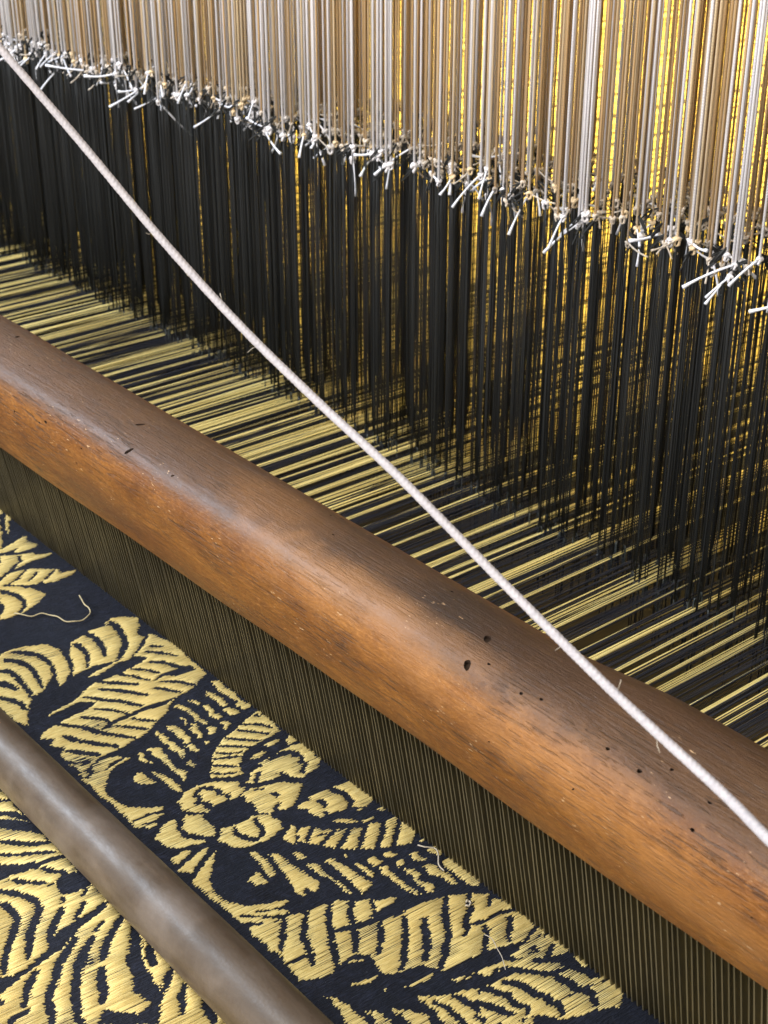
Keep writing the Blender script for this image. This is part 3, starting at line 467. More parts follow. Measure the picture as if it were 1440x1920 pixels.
(1,[(84.5,52.3),(89.7,45.7),(91.2,39.5),(94,34.4),(95.6,26.6),(98.9,16.3),(114.8,31.9),(99.3,53.4),(92.8,52.1)]),
(1,[(87.6,30.8),(88.4,24.6),(91,17.4),(93.5,10.9),(95.9,13.3),(91.8,20.6),(90.2,27),(89.1,30.7)]),
(0,[(94.7,36.1),(101.4,34.3),(107.3,33.9),(112.1,32.9),(111.6,31.4),(106.3,31.3),(100.2,31.8),(93.8,34.6)]),
(0,[(91.8,44.2),(99.2,41.4),(106.7,41.1),(109.1,40.8),(108.8,39.3),(105.9,38.5),(97.9,38.9),(90.9,42.7)]),
(0,[(95.6,27.7),(101.2,26.2),(107.3,25),(106.8,23.6),(100,23.9),(94.9,26.4)]),
(0,[(90.2,50.2),(96.4,48.6),(103.3,48.7),(103,47.5),(95.6,46.6),(89.5,49)]),
(1,[(76.7,4),(78.3,-0),(80.1,-1.7),(81.9,-0.5),(83.6,2.7),(84.9,5.4),(86.4,6.9),(86,12.9),(82.5,10.6),(79.7,6.4)]),
(1,[(86.8,6.3),(84.6,1.2),(84.8,-1.7),(88.7,-1.8),(92,-1),(95,-1.5),(97.7,-1),(98.3,1.8),(97.1,5.2),(96.4,7.9),(93.5,12.9),(91.5,15.3),(88.9,16.7)]),
(1,[(100.4,0.6),(100.7,-1.6),(103.8,-2.5),(106.4,-0.8),(106,1.4),(104.4,1.1)]),
(1,[(88.6,29.3),(89.2,19.4),(95.1,12.5),(99.6,6.2),(102.5,4.7),(101.9,11.5),(98.7,16),(95.3,19.9),(91.2,25.6),(90.9,29.5)]),
(1,[(94.4,32.8),(95.3,19.9),(101.9,11.5),(102.8,5),(106.1,3.9),(110.6,2.7),(112.6,-0.2),(112.3,-3.1),(115.4,-2.3),(118.3,-3.1),(124,2.9),(124.9,5.7),(123.3,6.4),(122.1,12),(121.1,11.8),(120.3,17.7),(118.8,21),(117.5,23.5),(113.6,27),(110.5,30.5),(111.1,32),(110.6,36.6),(105,44.4),(97.5,37.5),(94,34.3)]),
(0,[(92.4,2.7),(94.9,6.6),(96.2,9.2),(97.3,9.3),(96.6,6),(93.3,2.1)]),
(0,[(90.1,8.2),(92.9,9.1),(92.8,8.1),(89.9,7.2)]),
(0,[(87.7,2.8),(89.1,1.7),(88.5,0.9),(87.1,2)]),
(0,[(90.9,25.7),(92.3,23.3),(96.5,18.8),(99.3,15.8),(102.7,13.1),(104.1,5.6),(104.5,2.7),(103.7,2.1),(102.7,4.7),(101.3,12),(98.1,14.4),(95.3,17.5),(91,22),(90.1,25.1)]),
(0,[(94.9,35),(96.8,32.4),(99.4,31.9),(101.9,29.8),(104.9,31.3),(108.5,29.3),(110.5,30.7),(110.9,29.8),(107.9,27.2),(104.1,29.2),(101,27.7),(98.1,29.9),(95.2,30.6),(93.8,34.1)]),
(0,[(96.2,27.1),(99.7,24.5),(102.3,23.5),(105.9,22.9),(109.6,21.8),(113.3,21.1),(117.5,22.3),(117.5,20.9),(112.8,18.6),(108.5,19.4),(104.8,20.5),(101,21.1),(98,22.3),(95.1,25.9)]),
(0,[(104,12.4),(107.3,11.8),(111.2,11.3),(113.7,10),(116.4,9.3),(120.2,11.1),(120.4,9.9),(116.1,6.9),(112.5,7.6),(110.1,8.9),(106.2,9.3),(103.2,11)]),
(0,[(112.1,18.8),(113.2,8.2),(114.9,-1.9),(114.3,-2.3),(112.4,7.7),(111.6,18.5)]),
(0,[(97.9,39.9),(102.3,37.7),(105.5,36.3),(108.8,34.2),(108,32.9),(104.2,34.2),(100.8,35.6),(97,38.6)]),
(0,[(101.8,43.6),(105.8,42.8),(105.2,41.6),(101.3,42.4)]),
(1,[(-90.7,114.1),(-87.9,106.4),(-82.2,105.4),(-68.1,106),(-40.2,105.4),(-12.1,104.8),(10,104.3),(62.6,103.4),(75.9,106.7),(27,174.4)]),
(0,[(-76.6,113.2),(-72.2,106.6),(-69.2,105),(-70,104.3),(-73.8,105.7),(-77.6,112.7)]),
(0,[(-69.9,115.3),(-63.6,109.7),(-58.3,106.1),(-59.7,105.1),(-66,108.2),(-71.4,114.4)]),
(0,[(-64.7,119.1),(-56.4,112.2),(-52.1,108.3),(-48.3,105.2),(-50.6,103.3),(-56.2,105.4),(-60.8,109.5),(-67.4,117.6)]),
(0,[(-55.1,122.5),(-48.4,116.1),(-44.8,111.7),(-42.2,105.6),(-43.5,104.9),(-46.9,110.6),(-50.4,114.9),(-56.3,121.8)]),
(0,[(-48.2,125.8),(-42.9,118.8),(-37.1,107),(-38.1,106.5),(-44.6,118),(-49.2,125.3)]),
(0,[(-43.7,127.5),(-39.1,120.9),(-36.3,115.3),(-36.2,110.1),(-35.1,106.1),(-33.7,104.2),(-33.6,105.6),(-33.8,110.1),(-34.3,115.7),(-34.2,119.6),(-35,123.9),(-34.3,126.8),(-35.4,131.6)]),
(0,[(-22.6,114.9),(-24.8,113.3),(-25.7,109.8),(-24.3,105.4),(-20.6,104.1),(-16.5,104.6),(-16.2,107.3),(-15.4,110.9),(-15.9,113.9),(-18.1,115.5)]),
(0,[(5.8,150.6),(7.6,145.4),(7.1,140.8),(5.1,136.2),(3.7,131.3),(0.5,128.9),(-2.2,124.1),(-3.3,118.5),(-4.6,111.5),(-6.4,107.3),(-5.7,104.7),(-3.3,108.1),(-1.5,112.3),(0.1,118.8),(3.8,124.3),(5.6,128.6),(6.9,133),(8.4,139.1),(10.4,145.4),(12.4,150.4),(12.9,154)]),
(0,[(-34.3,116.4),(-30.9,115),(-28.5,112.9),(-26.5,110.8),(-24.7,109.6),(-25.4,108.9),(-27.9,109.8),(-30,112),(-32.2,114),(-35,115.8)]),
(0,[(-33.1,126.5),(-30.5,124.8),(-28.4,122.6),(-26,120),(-24.7,116.7),(-25.7,116.2),(-27.7,119.1),(-30,121.7),(-32.1,123.8),(-34.1,125.9)]),
(0,[(-22.9,117.7),(-22.9,115.7),(-23.9,115.5),(-23.9,117.4)]),
(0,[(-29.9,133.1),(-26,129.2),(-23.7,127.5),(-20.8,126.3),(-18.1,124.9),(-15.7,125.8),(-12.6,127.9),(-9.7,131),(-6.2,133.8),(-1.3,136.3),(3.7,138.7),(4.4,137.9),(-0.2,134.8),(-4.8,132.4),(-7.8,130.1),(-10.8,126.9),(-14.6,124.2),(-19.2,122.8),(-22.8,124.4),(-25.9,125.7),(-28.5,127.7),(-31.5,132.2)]),
(0,[(-24.8,135.7),(-21.4,134),(-18.8,133.4),(-16.5,133.6),(-13,134.8),(-8.6,138.8),(-3.8,142.7),(1.4,145.9),(5.7,147.9),(6.4,147.1),(2.7,144.6),(-2.2,141.6),(-6.7,137.8),(-11.6,133.5),(-16.4,131.7),(-19.9,131.4),(-23.4,132.1),(-26.2,134.7)]),
(0,[(-16.3,116.5),(-13.5,118.3),(-12.7,117.6),(-15.5,115.8)]),
(0,[(-12.2,118.6),(-9.6,122),(-7.2,124.6),(-3.8,127.3),(0.3,129.7),(1.1,129),(-2.3,126.2),(-5.3,123.7),(-7.6,121.3),(-11,118.2)]),
(0,[(-15.7,108.5),(-13.2,111),(-12.2,110.6),(-14.7,108.1)]),
(0,[(-10.6,111.8),(-7.9,115.2),(-4.2,118.5),(-3.2,118.1),(-6.1,114.6),(-9.5,111.5)]),
(0,[(13,154.5),(17.1,153.7),(16.4,152.5),(12.2,153.3)]),
(0,[(9.1,138.6),(11,141.4),(14.1,145.1),(17.9,147.9),(21.1,149.4),(21.9,148.6),(19.5,146.6),(16.1,144.1),(13.3,140.6),(10.5,138.1)]),
(0,[(22.3,147.8),(22.6,150),(22.8,153.6),(25.1,156.1),(26.3,155.7),(25,153.6),(24.9,150.3),(23.7,147.8)]),
(0,[(2.7,122.1),(6.6,127.8),(9.4,131.8),(15.5,136.8),(20,141),(24.1,143.5),(29.3,145.6),(32,146.9),(32.9,146.1),(30.3,143.9),(25.2,141.8),(21.8,139.7),(17.5,135.7),(11.7,130.8),(9.2,127.1),(4.2,121.7)]),
(0,[(5.6,118),(9.8,123.5),(13.5,127.5),(18.6,131.5),(23.6,134.5),(26.9,136.7),(32.4,138.8),(37.7,139.7),(37.9,138.5),(32.9,136.7),(27.9,134.8),(25,132.9),(20.3,130),(15.7,126.3),(12.3,122.6),(7.2,117.4)]),
(0,[(1,110.9),(3.8,115.7),(5,115.5),(2.2,110.8)]),
(0,[(7.9,120.2),(12.4,124.8),(13.2,124.5),(8.7,119.8)]),
(0,[(2,104.9),(4.5,109),(8.7,114.1),(12.7,117.9),(16.9,121.2),(18,120.5),(14.5,116.9),(10.8,113.2),(6.8,108.4),(3.5,104.6)]),
(0,[(19.4,122.8),(24.8,126.7),(29.2,128.6),(32.4,130.8),(33.7,129.9),(30.7,126.8),(26.1,124.7),(20.3,121.7)]),
(0,[(35.7,131),(38.5,128.4),(42.4,126.6),(46.6,128.1),(43.7,132),(38.8,131.6)]),
(0,[(8.1,104.4),(11.6,103.5),(22.8,110.2),(28.4,112.4),(34.2,113),(39.5,112.8),(43.7,116.5),(50,121),(40.2,134.5),(35.9,131),(38.7,128.2),(43.5,123.8),(42.6,119.3),(41.1,117.8),(33.8,119.6),(27.3,116.4),(21.4,114.6),(15.5,110)]),
(0,[(17.3,104.8),(23.8,109.3),(28.9,110),(28.9,108.4),(24.7,107),(18.2,103.6)]),
(0,[(31.4,105.2),(36.1,110.7),(39.1,113),(40.3,112.2),(38.1,109.6),(32.6,104.5)]),
(0,[(39.7,106.1),(44.4,110.7),(50.8,113.7),(51.4,112.6),(45.7,109.1),(40.8,105.3)]),
(0,[(48.9,105.1),(54.9,107.9),(59.5,108.5),(59.6,106.8),(55.3,105.1),(49.2,103.5)])]
gx0, gx1, gv1, gs = -640.0, 260.0, 300.0, 0.25
GX, GV = np.meshgrid(np.arange(gx0, gx1, gs), np.arange(-2.0, gv1, gs), indexing='ij')
def inpoly(x, y, q):
    ins = np.zeros(x.shape, bool)
    for i in range(len(q)):
        x1, y1 = q[i]; x2, y2 = q[i - 1]
        if y1 == y2: continue
        c = ((y1 > y) != (y2 > y)) & (x < (x2 - x1) * (y - y1) / (y2 - y1) + x1); ins ^= c
    return ins
# the motif goes on beyond what the picture shows: feathered leaves on the same navy ground
u = GX * .8 + GV * .6; w_ = -GX * .6 + GV * .8
lobe = (np.sin(u / 17.0) * 1.2 + np.sin(w_ / 23.0 + np.sin(u / 40.0)))
grid = ((lobe > -.25) & (np.sin(w_ / 1.25 + 3.2 * np.cos(u / 15.0)) > -.62)).astype(np.uint8)
traced = [(-296, 0), (140, 0), (24, 158), (-130.4, 86)]
hidden = [(-135, 78), (84, 76), (64, 106), (-135, 108)]
tr = inpoly(GX, GV, [(-294, -5), (139, -5), (137, 2), (81, 78), (62.6, 103.4), (23.6, 157.6), (-31, 131), (-132, 84)])
grid[tr] = 0
for c, q in POLYS:
    a = np.array(q); i0 = max(int((a[:, 0].min() - gx0) / gs) - 1, 0); i1 = min(int((a[:, 0].max() - gx0) / gs) + 2, grid.shape[0])
    j0 = max(int((a[:, 1].min() + 2) / gs) - 1, 0); j1 = min(int((a[:, 1].max() + 2) / gs) + 2, grid.shape[1])
    if i1 <= i0 or j1 <= j0: continue
    m = inpoly(GX[i0:i1, j0:j1], GV[i0:i1, j0:j1], q); grid[i0:i1, j0:j1][m] = c
cl = empty('brocade_cloth'); tag(cl, 'navy and gold brocade cloth with leaf and flower pattern in front of the reed', 'cloth')
# navy ground: fine ribbed sheet
nx, nv = 240, 110
xs = np.linspace(-.64, .26, nx); vs = np.linspace(-.001, .30, nv)
V = []; 
for x in xs:
    for v in vs:
        h = 0.00035 * noise.noise(Vector((x * 60, v * 60, 0))) + .0002 * noise.noise(Vector((x * 300, v * 120, 3)))
        V.append(cloth(x, v, h))
F = [(i * nv + j, i * nv + j + 1, (i + 1) * nv + j + 1, (i + 1) * nv + j) for i in range(nx - 1) for j in range(nv - 1)]
part('navy_ground', V, F, NAVYG, cl)
# gold figure: every warp float a raised thread of its own
pitch = DENT / 4
cols = int((.26 + .64) / pitch)
VV = []; FF = []
dentj = {}
for i in range(cols):
    x = -.64 + (i + .5) * pitch; dn = i // 4
    if dn not in dentj: dentj[dn] = rnd.gauss(0, 1.0)
    jit = dentj[dn] * .28 + rnd.gauss(0, .2) + (.25 if i % 2 else -.25)
    xi = int((x * 1000 - gx0) / gs)
    if xi < 0 or xi >= grid.shape[0]: continue
    col = grid[xi]
    off = int(round(jit / gs)); col = np.roll(col, off)
    d = np.diff(np.concatenate([[0], col, [0]]).astype(np.int8))
    st_ = np.where(d == 1)[0]; en = np.where(d == -1)[0]
    hw = pitch * (.49 if i % 4 != 3 else .38) * rnd.uniform(.78, 1.04) * (.62 if rnd.random() < .07 else 1)
    xo = rnd.gauss(0, pitch * .07) - (pitch * .10 if i % 4 == 3 else 0)
    for a, b in zip(st_, en):
        if b - a < 2: continue
        v0 = (a * gs - 2 + rnd.uniform(-.35, .35)) / 1000; v1 = (b * gs - 2 + rnd.uniform(-.35, .35)) / 1000
        v0 = max(v0, -.0012)
        L = v1 - v0
        if L < .0007 or v1 < .0005: continue
        n = max(2, min(9, int(L / .006)))
        e = min(.0007, L * .35)
        ss = [v0, v0 + e] + [v0 + e + (L - 2 * e) * k / n for k in range(1, n)] + [v1 - e, v1]
        hh = rnd.uniform(.00022, .00040)
        base = len(VV); wob = rnd.uniform(0, 6)
        for k, s in enumerate(ss):
            end = k in (0, len(ss) - 1)
            h = -.0003 if end else hh + .00005 * math.sin(s * 900 + wob)
            if v0 < .002 and k == 0: h = hh
            ww = hw * (.55 if end else 1); xx = x + xo + .00006 * math.sin(s * 160 + wob)
            VV += [cloth(xx - ww, s, h - .0004), cloth(xx - ww * .45, s, h), cloth(xx + ww * .45, s, h), cloth(xx + ww, s, h - .0004)]
        for k in range(len(ss) - 1):
            for q in range(3):
                A = base + k * 4 + q; FF.append((A, A + 4, A + 5, A + 1))
gf = part('gold_figure', VV, FF, GOLD, cl); tag(gf, kind='stuff')

# ------------------------------------------------------------ batten: hand rail and reed
bat = empty('loom_batten', (0, -.012, .09)); tag(bat, 'polished brown wooden beater rail with worm holes holding the metal reed over the cloth', 'loom beater')
bat_off = Vector((0, .012, -.09))
prof = [(-.0210, .0640), (-.0268, .0708), (-.0325, .0835), (-.0362, .0970), (-.0360, .1062), (-.0322, .1120), (-.0255, .1148), (-.0165, .1152), (-.0062, .1130), (.0035, .1064), (.0085, .0970), (.0095, .0820), (.0040, .0690), (-.0080, .0620)]
def rail_sec(X):
    P = []
    s = min(max((X - .085) / .05, 0), 1); s = s * s * (3 - 2 * s)
    l = min(max((-.12 - X) / .12, 0), 1)
    m = math.exp(-((X - .02) / .07) ** 2)
    for i, (y, z) in enumerate(prof):
        if i in (7, 8, 9, 10): z += .0022 * s * (.6 if i == 7 else 1.25) + .0008 * l; y += .0015 * s
        if i in (0, 1): z += .0010 * m - .0014 * l - .0002
        if i in (4, 5): z += .0006 * l + .0003 * math.sin(X * 40)
        wv = .00035 * noise.noise(Vector((X * 18, i * .9, 1.3)))
        P.append((y + wv, z + wv, 0))
    return crom(P, 5, True)
bm = bmesh.new(); rows = []
nX = 200
for k in range(nX):
    X = -.75 + 1.20 * k / (nX - 1)
    rows.append([bm.verts.new((X, p.x, p.y)) for p in rail_sec(X)])
n = len(rows[0])
for k in range(nX - 1):
    for j in range(n):
        f = bm.faces.new((rows[k][j], rows[k + 1][j], rows[k + 1][(j + 1) % n], rows[k][(j + 1) % n])); f.smooth = True
bm.faces.new(rows[0]); bm.faces.new(rows[-1][::-1])
bmesh.ops.recalc_face_normals(bm, faces=bm.faces)
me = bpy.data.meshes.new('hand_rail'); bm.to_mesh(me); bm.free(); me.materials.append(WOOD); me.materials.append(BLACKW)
rail = bpy.data.objects.new('hand_rail', me); COL.objects.link(rail)
# worm holes drilled into the rail (real holes, cut by a boolean and baked)
HOLES = [(-0.2238,-0.0127,0.1156,0.00,0.27,0.96,0.00074,0.00137,0.5),
(-0.1569,-0.0358,0.1055,0.00,-1.00,0.02,0.00112,0.00053,0.0),
(-0.1620,-0.0359,0.1036,0.00,-1.00,0.02,0.00068,0.00036,0.0),
(-0.1004,-0.0322,0.1130,0.00,-0.41,0.91,0.00206,0.00082,1.0),
(-0.0724,-0.0313,0.1134,0.00,-0.41,0.91,0.00079,0.00039,0.6),
(-0.1286,-0.0358,0.1045,0.00,-1.00,0.02,0.00054,0.00034,0.0),
(-0.1345,-0.0359,0.0962,0.00,-0.97,-0.23,0.00066,0.00035,0.0),
(-0.1417,-0.0199,0.1165,0.00,-0.09,1.00,0.00066,0.00028,0.3),
(-0.1124,-0.0198,0.1165,0.00,-0.09,1.00,0.00190,0.00084,1.0),
(-0.1917,-0.0238,0.1162,0.00,-0.09,1.00,0.00071,0.00028,0.3),
(-0.1876,-0.0111,0.1152,0.00,0.27,0.96,0.00071,0.00028,0.3),
(-0.0108,-0.0039,0.1118,0.00,0.57,0.82,0.00112,0.00052,0.2),
(-0.0129,-0.0069,0.1140,0.00,0.27,0.96,0.00056,0.00037,0.0),
(0.0014,-0.0172,0.1168,0.00,-0.09,1.00,0.00072,0.00028,0.0),
(0.0511,-0.0103,0.1149,0.00,0.27,0.96,0.00067,0.00047,0.0),
(0.0782,-0.0214,0.1164,0.00,-0.09,1.00,0.00112,0.00190,0.7),
(0.0812,-0.0319,0.1131,0.00,-0.41,0.91,0.00110,0.00175,0.7),
(0.0866,-0.0287,0.1146,0.00,-0.41,0.91,0.00062,0.00037,0.0),
(0.1014,-0.0307,0.1137,0.00,-0.41,0.91,0.00061,0.00048,0.0),
(0.1075,-0.0292,0.1144,0.00,-0.41,0.91,0.00061,0.00042,0.0),
(0.1331,-0.0308,0.1136,0.00,-0.41,0.91,0.00066,0.00046,0.0),
(0.1443,-0.0313,0.1134,0.00,-0.41,0.91,0.00079,0.00057,0.0),
(0.1505,-0.0267,0.1155,0.00,-0.41,0.91,0.00057,0.00045,0.0),
(0.1644,-0.0288,0.1145,0.00,-0.41,0.91,0.00070,0.00033,0.0),
(0.1649,-0.0344,0.1090,0.00,-0.87,0.48,0.00063,0.00050,0.0),
(0.1391,-0.0000,0.1091,0.00,0.57,0.82,0.00061,0.00030,0.0),
(0.1279,-0.0359,0.0999,0.00,-1.00,0.02,0.00060,0.00024,0.8),
(0.0960,-0.0360,0.0968,0.00,-1.00,0.02,0.00047,0.00025,0.5),
(0.1856,-0.0360,0.0973,0.00,-1.00,0.02,0.00035,0.00028,0.0),
(-0.1836,-0.0359,0.1010,0.00,-1.00,0.02,0.00058,0.00037,0.0)]
parts_ = []
for (hx, hy, hz, nx_, ny_, nz_, r1, r2, ang) in HOLES:
    nrm = Vector((nx_, ny_, nz_)).normalized(); t1 = Vector((1, 0, 0)); t1 = (t1 - nrm * t1.dot(nrm)).normalized(); t2 = nrm.cross(t1)
    ca, sa = math.cos(ang), math.sin(ang); a1 = t1 * ca + t2 * sa; a2 = -t1 * sa + t2 * ca
    c = Vector((hx, hy, hz)); V = []; N = 10
    for dz in (.0012, -.0022):
        for k in range(N):
            w = 2 * math.pi * k / N; V.append(tuple(c + nrm * dz + a1 * (r1 * math.cos(w)) + a2 * (r2 * math.sin(w)) * (1 + .15 * math.sin(3 * w))))
    F = [(k, (k + 1) % N, N + (k + 1) % N, N + k) for k in range(N)] + [tuple(range(N))[::-1], tuple(range(N, 2 * N))]
    parts_.append((V, F))
V, F = join(parts_)
cm = mesh('cutter', V, F, BLACKW, False)
bmc = bmesh.new(); bmc.from_mesh(cm); bmesh.ops.recalc_face_normals(bmc, faces=bmc.faces); bmc.to_mesh(cm); bmc.free()
cut = bpy.data.objects.new('cutter', cm); COL.objects.link(cut)
md = rail.modifiers.new('b', 'BOOLEAN'); md.object = cut; md.operation = 'DIFFERENCE'; md.solver = 'EXACT'
try: md.material_mode = 'TRANSFER'
except Exception: pass
dg = bpy.context.evaluated_depsgraph_get()
me2 = bpy.data.meshes.new_from_object(rail.evaluated_get(dg)); me2.name = 'hand_rail'
if len(me2.polygons) > 500:
    from mathutils.bvhtree import BVHTree
    from mathutils.interpolate import poly_3d_calc
    src = rail.data; vn = [v.normal.copy() for v in src.vertices]; vc = [v.co.copy() for v in src.vertices]; pv = [tuple(p.vertices) for p in src.polygons]
    bv = BVHTree.FromPolygons(vc, pv); ln = [Vector((0, 0, 0))] * len(me2.loops)
    for p in me2.polygons:
        on = sum((1 for vi in p.vertices if (bv.find_nearest(me2.vertices[vi].co)[3] < 2e-5))) == len(p.vertices)
        for li in p.loop_indices:
            co = me2.vertices[me2.loops[li].vertex_index].co; hit = bv.find_nearest(co)
            if on and hit[1].dot(p.normal) > .5:
                w = poly_3d_calc([vc[j] for j in pv[hit[2]]], hit[0]); nn = Vector((0, 0, 0))
                for ww, j in zip(w, pv[hit[2]]): nn += vn[j] * ww
                ln[li] = nn.normalized()
            else: ln[li] = p.normal.copy()
    rail.modifiers.clear(); rail.data = me2
    me2.normals_split_custom_set(ln)
else: rail.modifiers.clear()
bpy.data.objects.remove(cut)
rail.parent = bat; rail.location = bat_off
# reed: a comb of flat metal dents leaning towards the weaver
TL = R(10)
def reedp(x, s, d): return (x, -s * math.sin(TL) + d * math.cos(TL), s * math.cos(TL) + d * math.sin(TL))
reed = empty('reed'); reed.parent = bat; reed.location = bat_off
dv = []
th = .00025
for s in (-.012, .078):
    for (x, d) in ((-th, -.0002), (th, -.0002), (th, .0032), (-th, .0032)): dv.append(reedp(x, s, d))
dF = [(0, 1, 5, 4), (1, 2, 6, 5), (2, 3, 7, 6), (3, 0, 4, 7), (0, 3, 2, 1), (4, 5, 6, 7)]
dent_me = mesh('dent', dv, dF, STEEL, False)
k0, k1 = int(-.62 / DENT), int(.24 / DENT)
xsd = [k * DENT for k in range(k0, k1)]
near = sorted(xsd, key=lambda x: abs(x + .06))[:295]; nearset = set(near)
rest = []
for x in xsd:
    jx = rnd.gauss(0, .00007)
    if rnd.random() < .03: jx += rnd.choice((-1, 1)) * .0004
    if x in nearset:
        o = link_mesh('dent', dent_me, reed); o.location = (x + jx, rnd.gauss(0, .0001), 0); o.rotation_euler = (0, rnd.gauss(0, .0012), rnd.gauss(0, .03))
    else:
        rest.append(([(a + x + jx, b, c) for a, b, c in dv], dF))
V, F = join(rest); o = part('dent_row', V, F, STEEL, reed, False); tag(o, kind='stuff')

# ------------------------------------------------------------ round rod in front
A = Vector((-.55, 0, 0)); B = Vector((.40, 0, 0))
def rod_c(X):
    t = (X + .13) / .20
    return Vector((X, -.1000 + .0021 * t, .01825 - .0004 * t))
pts = [rod_c(-.55 + .95 * k / 60) for k in range(61)]
rad = [.01015 + .00018 * math.sin(p.x * 23) + .00012 * noise.noise(Vector((p.x * 60, 0, 0))) for p in pts]
V, F = tube(pts, rad, 40)
V = [tuple(Vector(v) - Vector((-.08, -.1, .008))) for v in V]
rod = part('breast_rod', V, F, BAR); rod.location = (-.08, -.1, .008)
tag(rod, 'thick round brown rod with a pale sheen lying across the patterned cloth', 'rod')

# ------------------------------------------------------------ white rope
rp = crom([(-0.1294,-0.0923,0.3076),(-0.0733,-0.0768,0.2624),(-0.0453,-0.0690,0.2397),(-0.0154,-0.0629,0.2177),(0.0154,-0.0581,0.1995),(0.0464,-0.0547,0.1858),(0.0773,-0.0530,0.1752),(0.1160,-0.0510,0.1596),(0.1521,-0.0527,0.1498),(0.1865,-0.0565,0.1447),(0.2053,-0.0655,0.1487),(0.2336,-0.0789,0.1548)], 40)
def rope_mesh(path, Rr):
    P = [Vector(p) for p in path]; dist = [0]
    for i in range(1, len(P)): dist.append(dist[-1] + (P[i] - P[i - 1]).length)
    L = dist[-1]; N = int(L / .00035); Q = []; j = 0
    for i in range(N + 1):
        d = L * i / N
        while j < len(P) - 2 and dist[j + 1] < d: j += 1
        Q.append(P[j].lerp(P[j + 1], (d - dist[j]) / max(dist[j + 1] - dist[j], 1e-9)))
    S_ = 28; V = []; F = []; a = Vector((0, 0, 1)); lay = .0060
    for i, p in enumerate(Q):
        t = (Q[min(i + 1, N)] - Q[max(i - 1, 0)]).normalized(); a = (a - t * a.dot(t)).normalized(); b = t.cross(a); d = L * i / N
        for k in range(S_):
            w = 2 * math.pi * k / S_
            # eight strands, four each way, crossing over and under
            p1 = 4 * (w - 2 * math.pi * d / lay / 1.0); p2 = 4 * (w + 2 * math.pi * d / lay)
            s1 = math.cos(p1); s2 = math.cos(p2); sel = math.sin((p1 + p2) / 2) * .5 + .5
            h = max(s1 * (.55 + .45 * sel), s2 * (.55 + .45 * (1 - sel)) * .8)
            r = Rr * (1 + .11 * h + .02 * math.sin(d * 900))
            V.append(tuple(p + (a * math.cos(w) + b * math.sin(w)) * r))
    for i in range(N):
        for k in range(S_):
            k2 = (k + 1) % S_; F.append((i * S_ + k, i * S_ + k2, (i + 1) * S_ + k2, (i + 1) * S_ + k))
    return V, F
V, F = rope_mesh(rp, .00110)
rope = part('braided_rope', V, F, ROPEM)
for q in range(9):
    c_ = rp[rnd.randrange(60, len(rp) - 70)]; dd = Vector((rnd.gauss(0, 1), rnd.gauss(0, 1), rnd.gauss(0, 1))).normalized(); d2 = Vector((rnd.gauss(0, 1), rnd.gauss(0, 1), rnd.gauss(0, 1))).normalized()
    part('stray_fibre', *tube([c_ + dd * .001, c_ + dd * .0022 + d2 * .0006, c_ + dd * .003 + d2 * .0018], .00009, 4), LINT, rope)
tag(rope, 'taut white braided rope running diagonally over the wooden rail', 'rope')

# ------------------------------------------------------------ warp sheet
HY = .194                      # front of the harness
warp = empty('warp_sheet'); tag(warp, 'gold and navy silk warp yarns running back from the rail through the hanging cords', 'warp')
gold_d = {}; ndent0, ndent1 = int(-2.9 / DENT), int(.42 / DENT)
state = 1; left = 0
for k in range(ndent0, ndent1):
    if left <= 0:
        state = 1 - state; left = rnd.choice((1, 1, 2, 2, 3, 4)) if state else rnd.choice((1, 1, 1, 2, 3, 5))
    gold_d[k] = state; left -= 1
def yarn(x0, x1, z0, z1, r, yend):
    """one yarn from the reed to the harness and on to the back; flattened four-sided"""
    ys = [(.004, x0, .0 + z0 * .2), (.06, x0 * .6 + x1 * .4, z0), (HY + .02, x1, z1), (HY + .12, x1, z1), (.7, x1, z1 * .5), (yend, x1, z1 * .3)]
    V = []; F = []
    for y, x, z in ys:
        V += [(x - r, y, z), (x, y, z + r * .9), (x + r, y, z), (x, y, z - r * .9)]
    for i in range(len(ys) - 1):
        for q in range(4): F.append((i * 4 + q, i * 4 + (q + 1) % 4, i * 4 + 4 + (q + 1) % 4, i * 4 + 4 + q))
    return V, F
vis = [k for k in range(ndent0, ndent1) if -.50 < k * DENT < .13]
restg = []; restn = []
for k in range(ndent0, ndent1):
    x = k * DENT; g = gold_d[k]; far = x < -1.1
    lift = rnd.choice((0, 0, 0, .0035, -.003)); 
    bunch = []
    if g:
        m = rnd.choice((3, 3, 4, 4)); sp = rnd.uniform(.00038, .00052); cx = x + rnd.gauss(0, .00022)
        for j in range(m):
            xx = cx + (j - (m - 1) / 2) * sp * 1.05
            bunch.append(yarn(xx, cx + (j - (m - 1) / 2) * sp * rnd.uniform(.6, 1.5) + rnd.gauss(0, .0003), lift * .6 + rnd.gauss(0, .0003), lift + rnd.gauss(0, .0006), sp * rnd.uniform(.5, .6), 2.6))
    nb = []
    for j in range(3 if not g else 2):
        xx = x + rnd.uniform(-.0009, .0009)
        nb.append(yarn(xx, xx + rnd.gauss(0, .0004), -.0035 + rnd.gauss(0, .001) + (0 if g else .0035), -.004 + rnd.gauss(0, .0015) + (0 if g else .004), rnd.uniform(.0002, .00034), 2.6))
    if -.50 < x < .13 and g:
        part('gold_yarn', *join(bunch), GOLDW, warp)
    elif bunch: restg += bunch
    if -.50 < x < .13:
        part('navy_yarn', *join(nb), NAVYW, warp)
    else: restn += nb
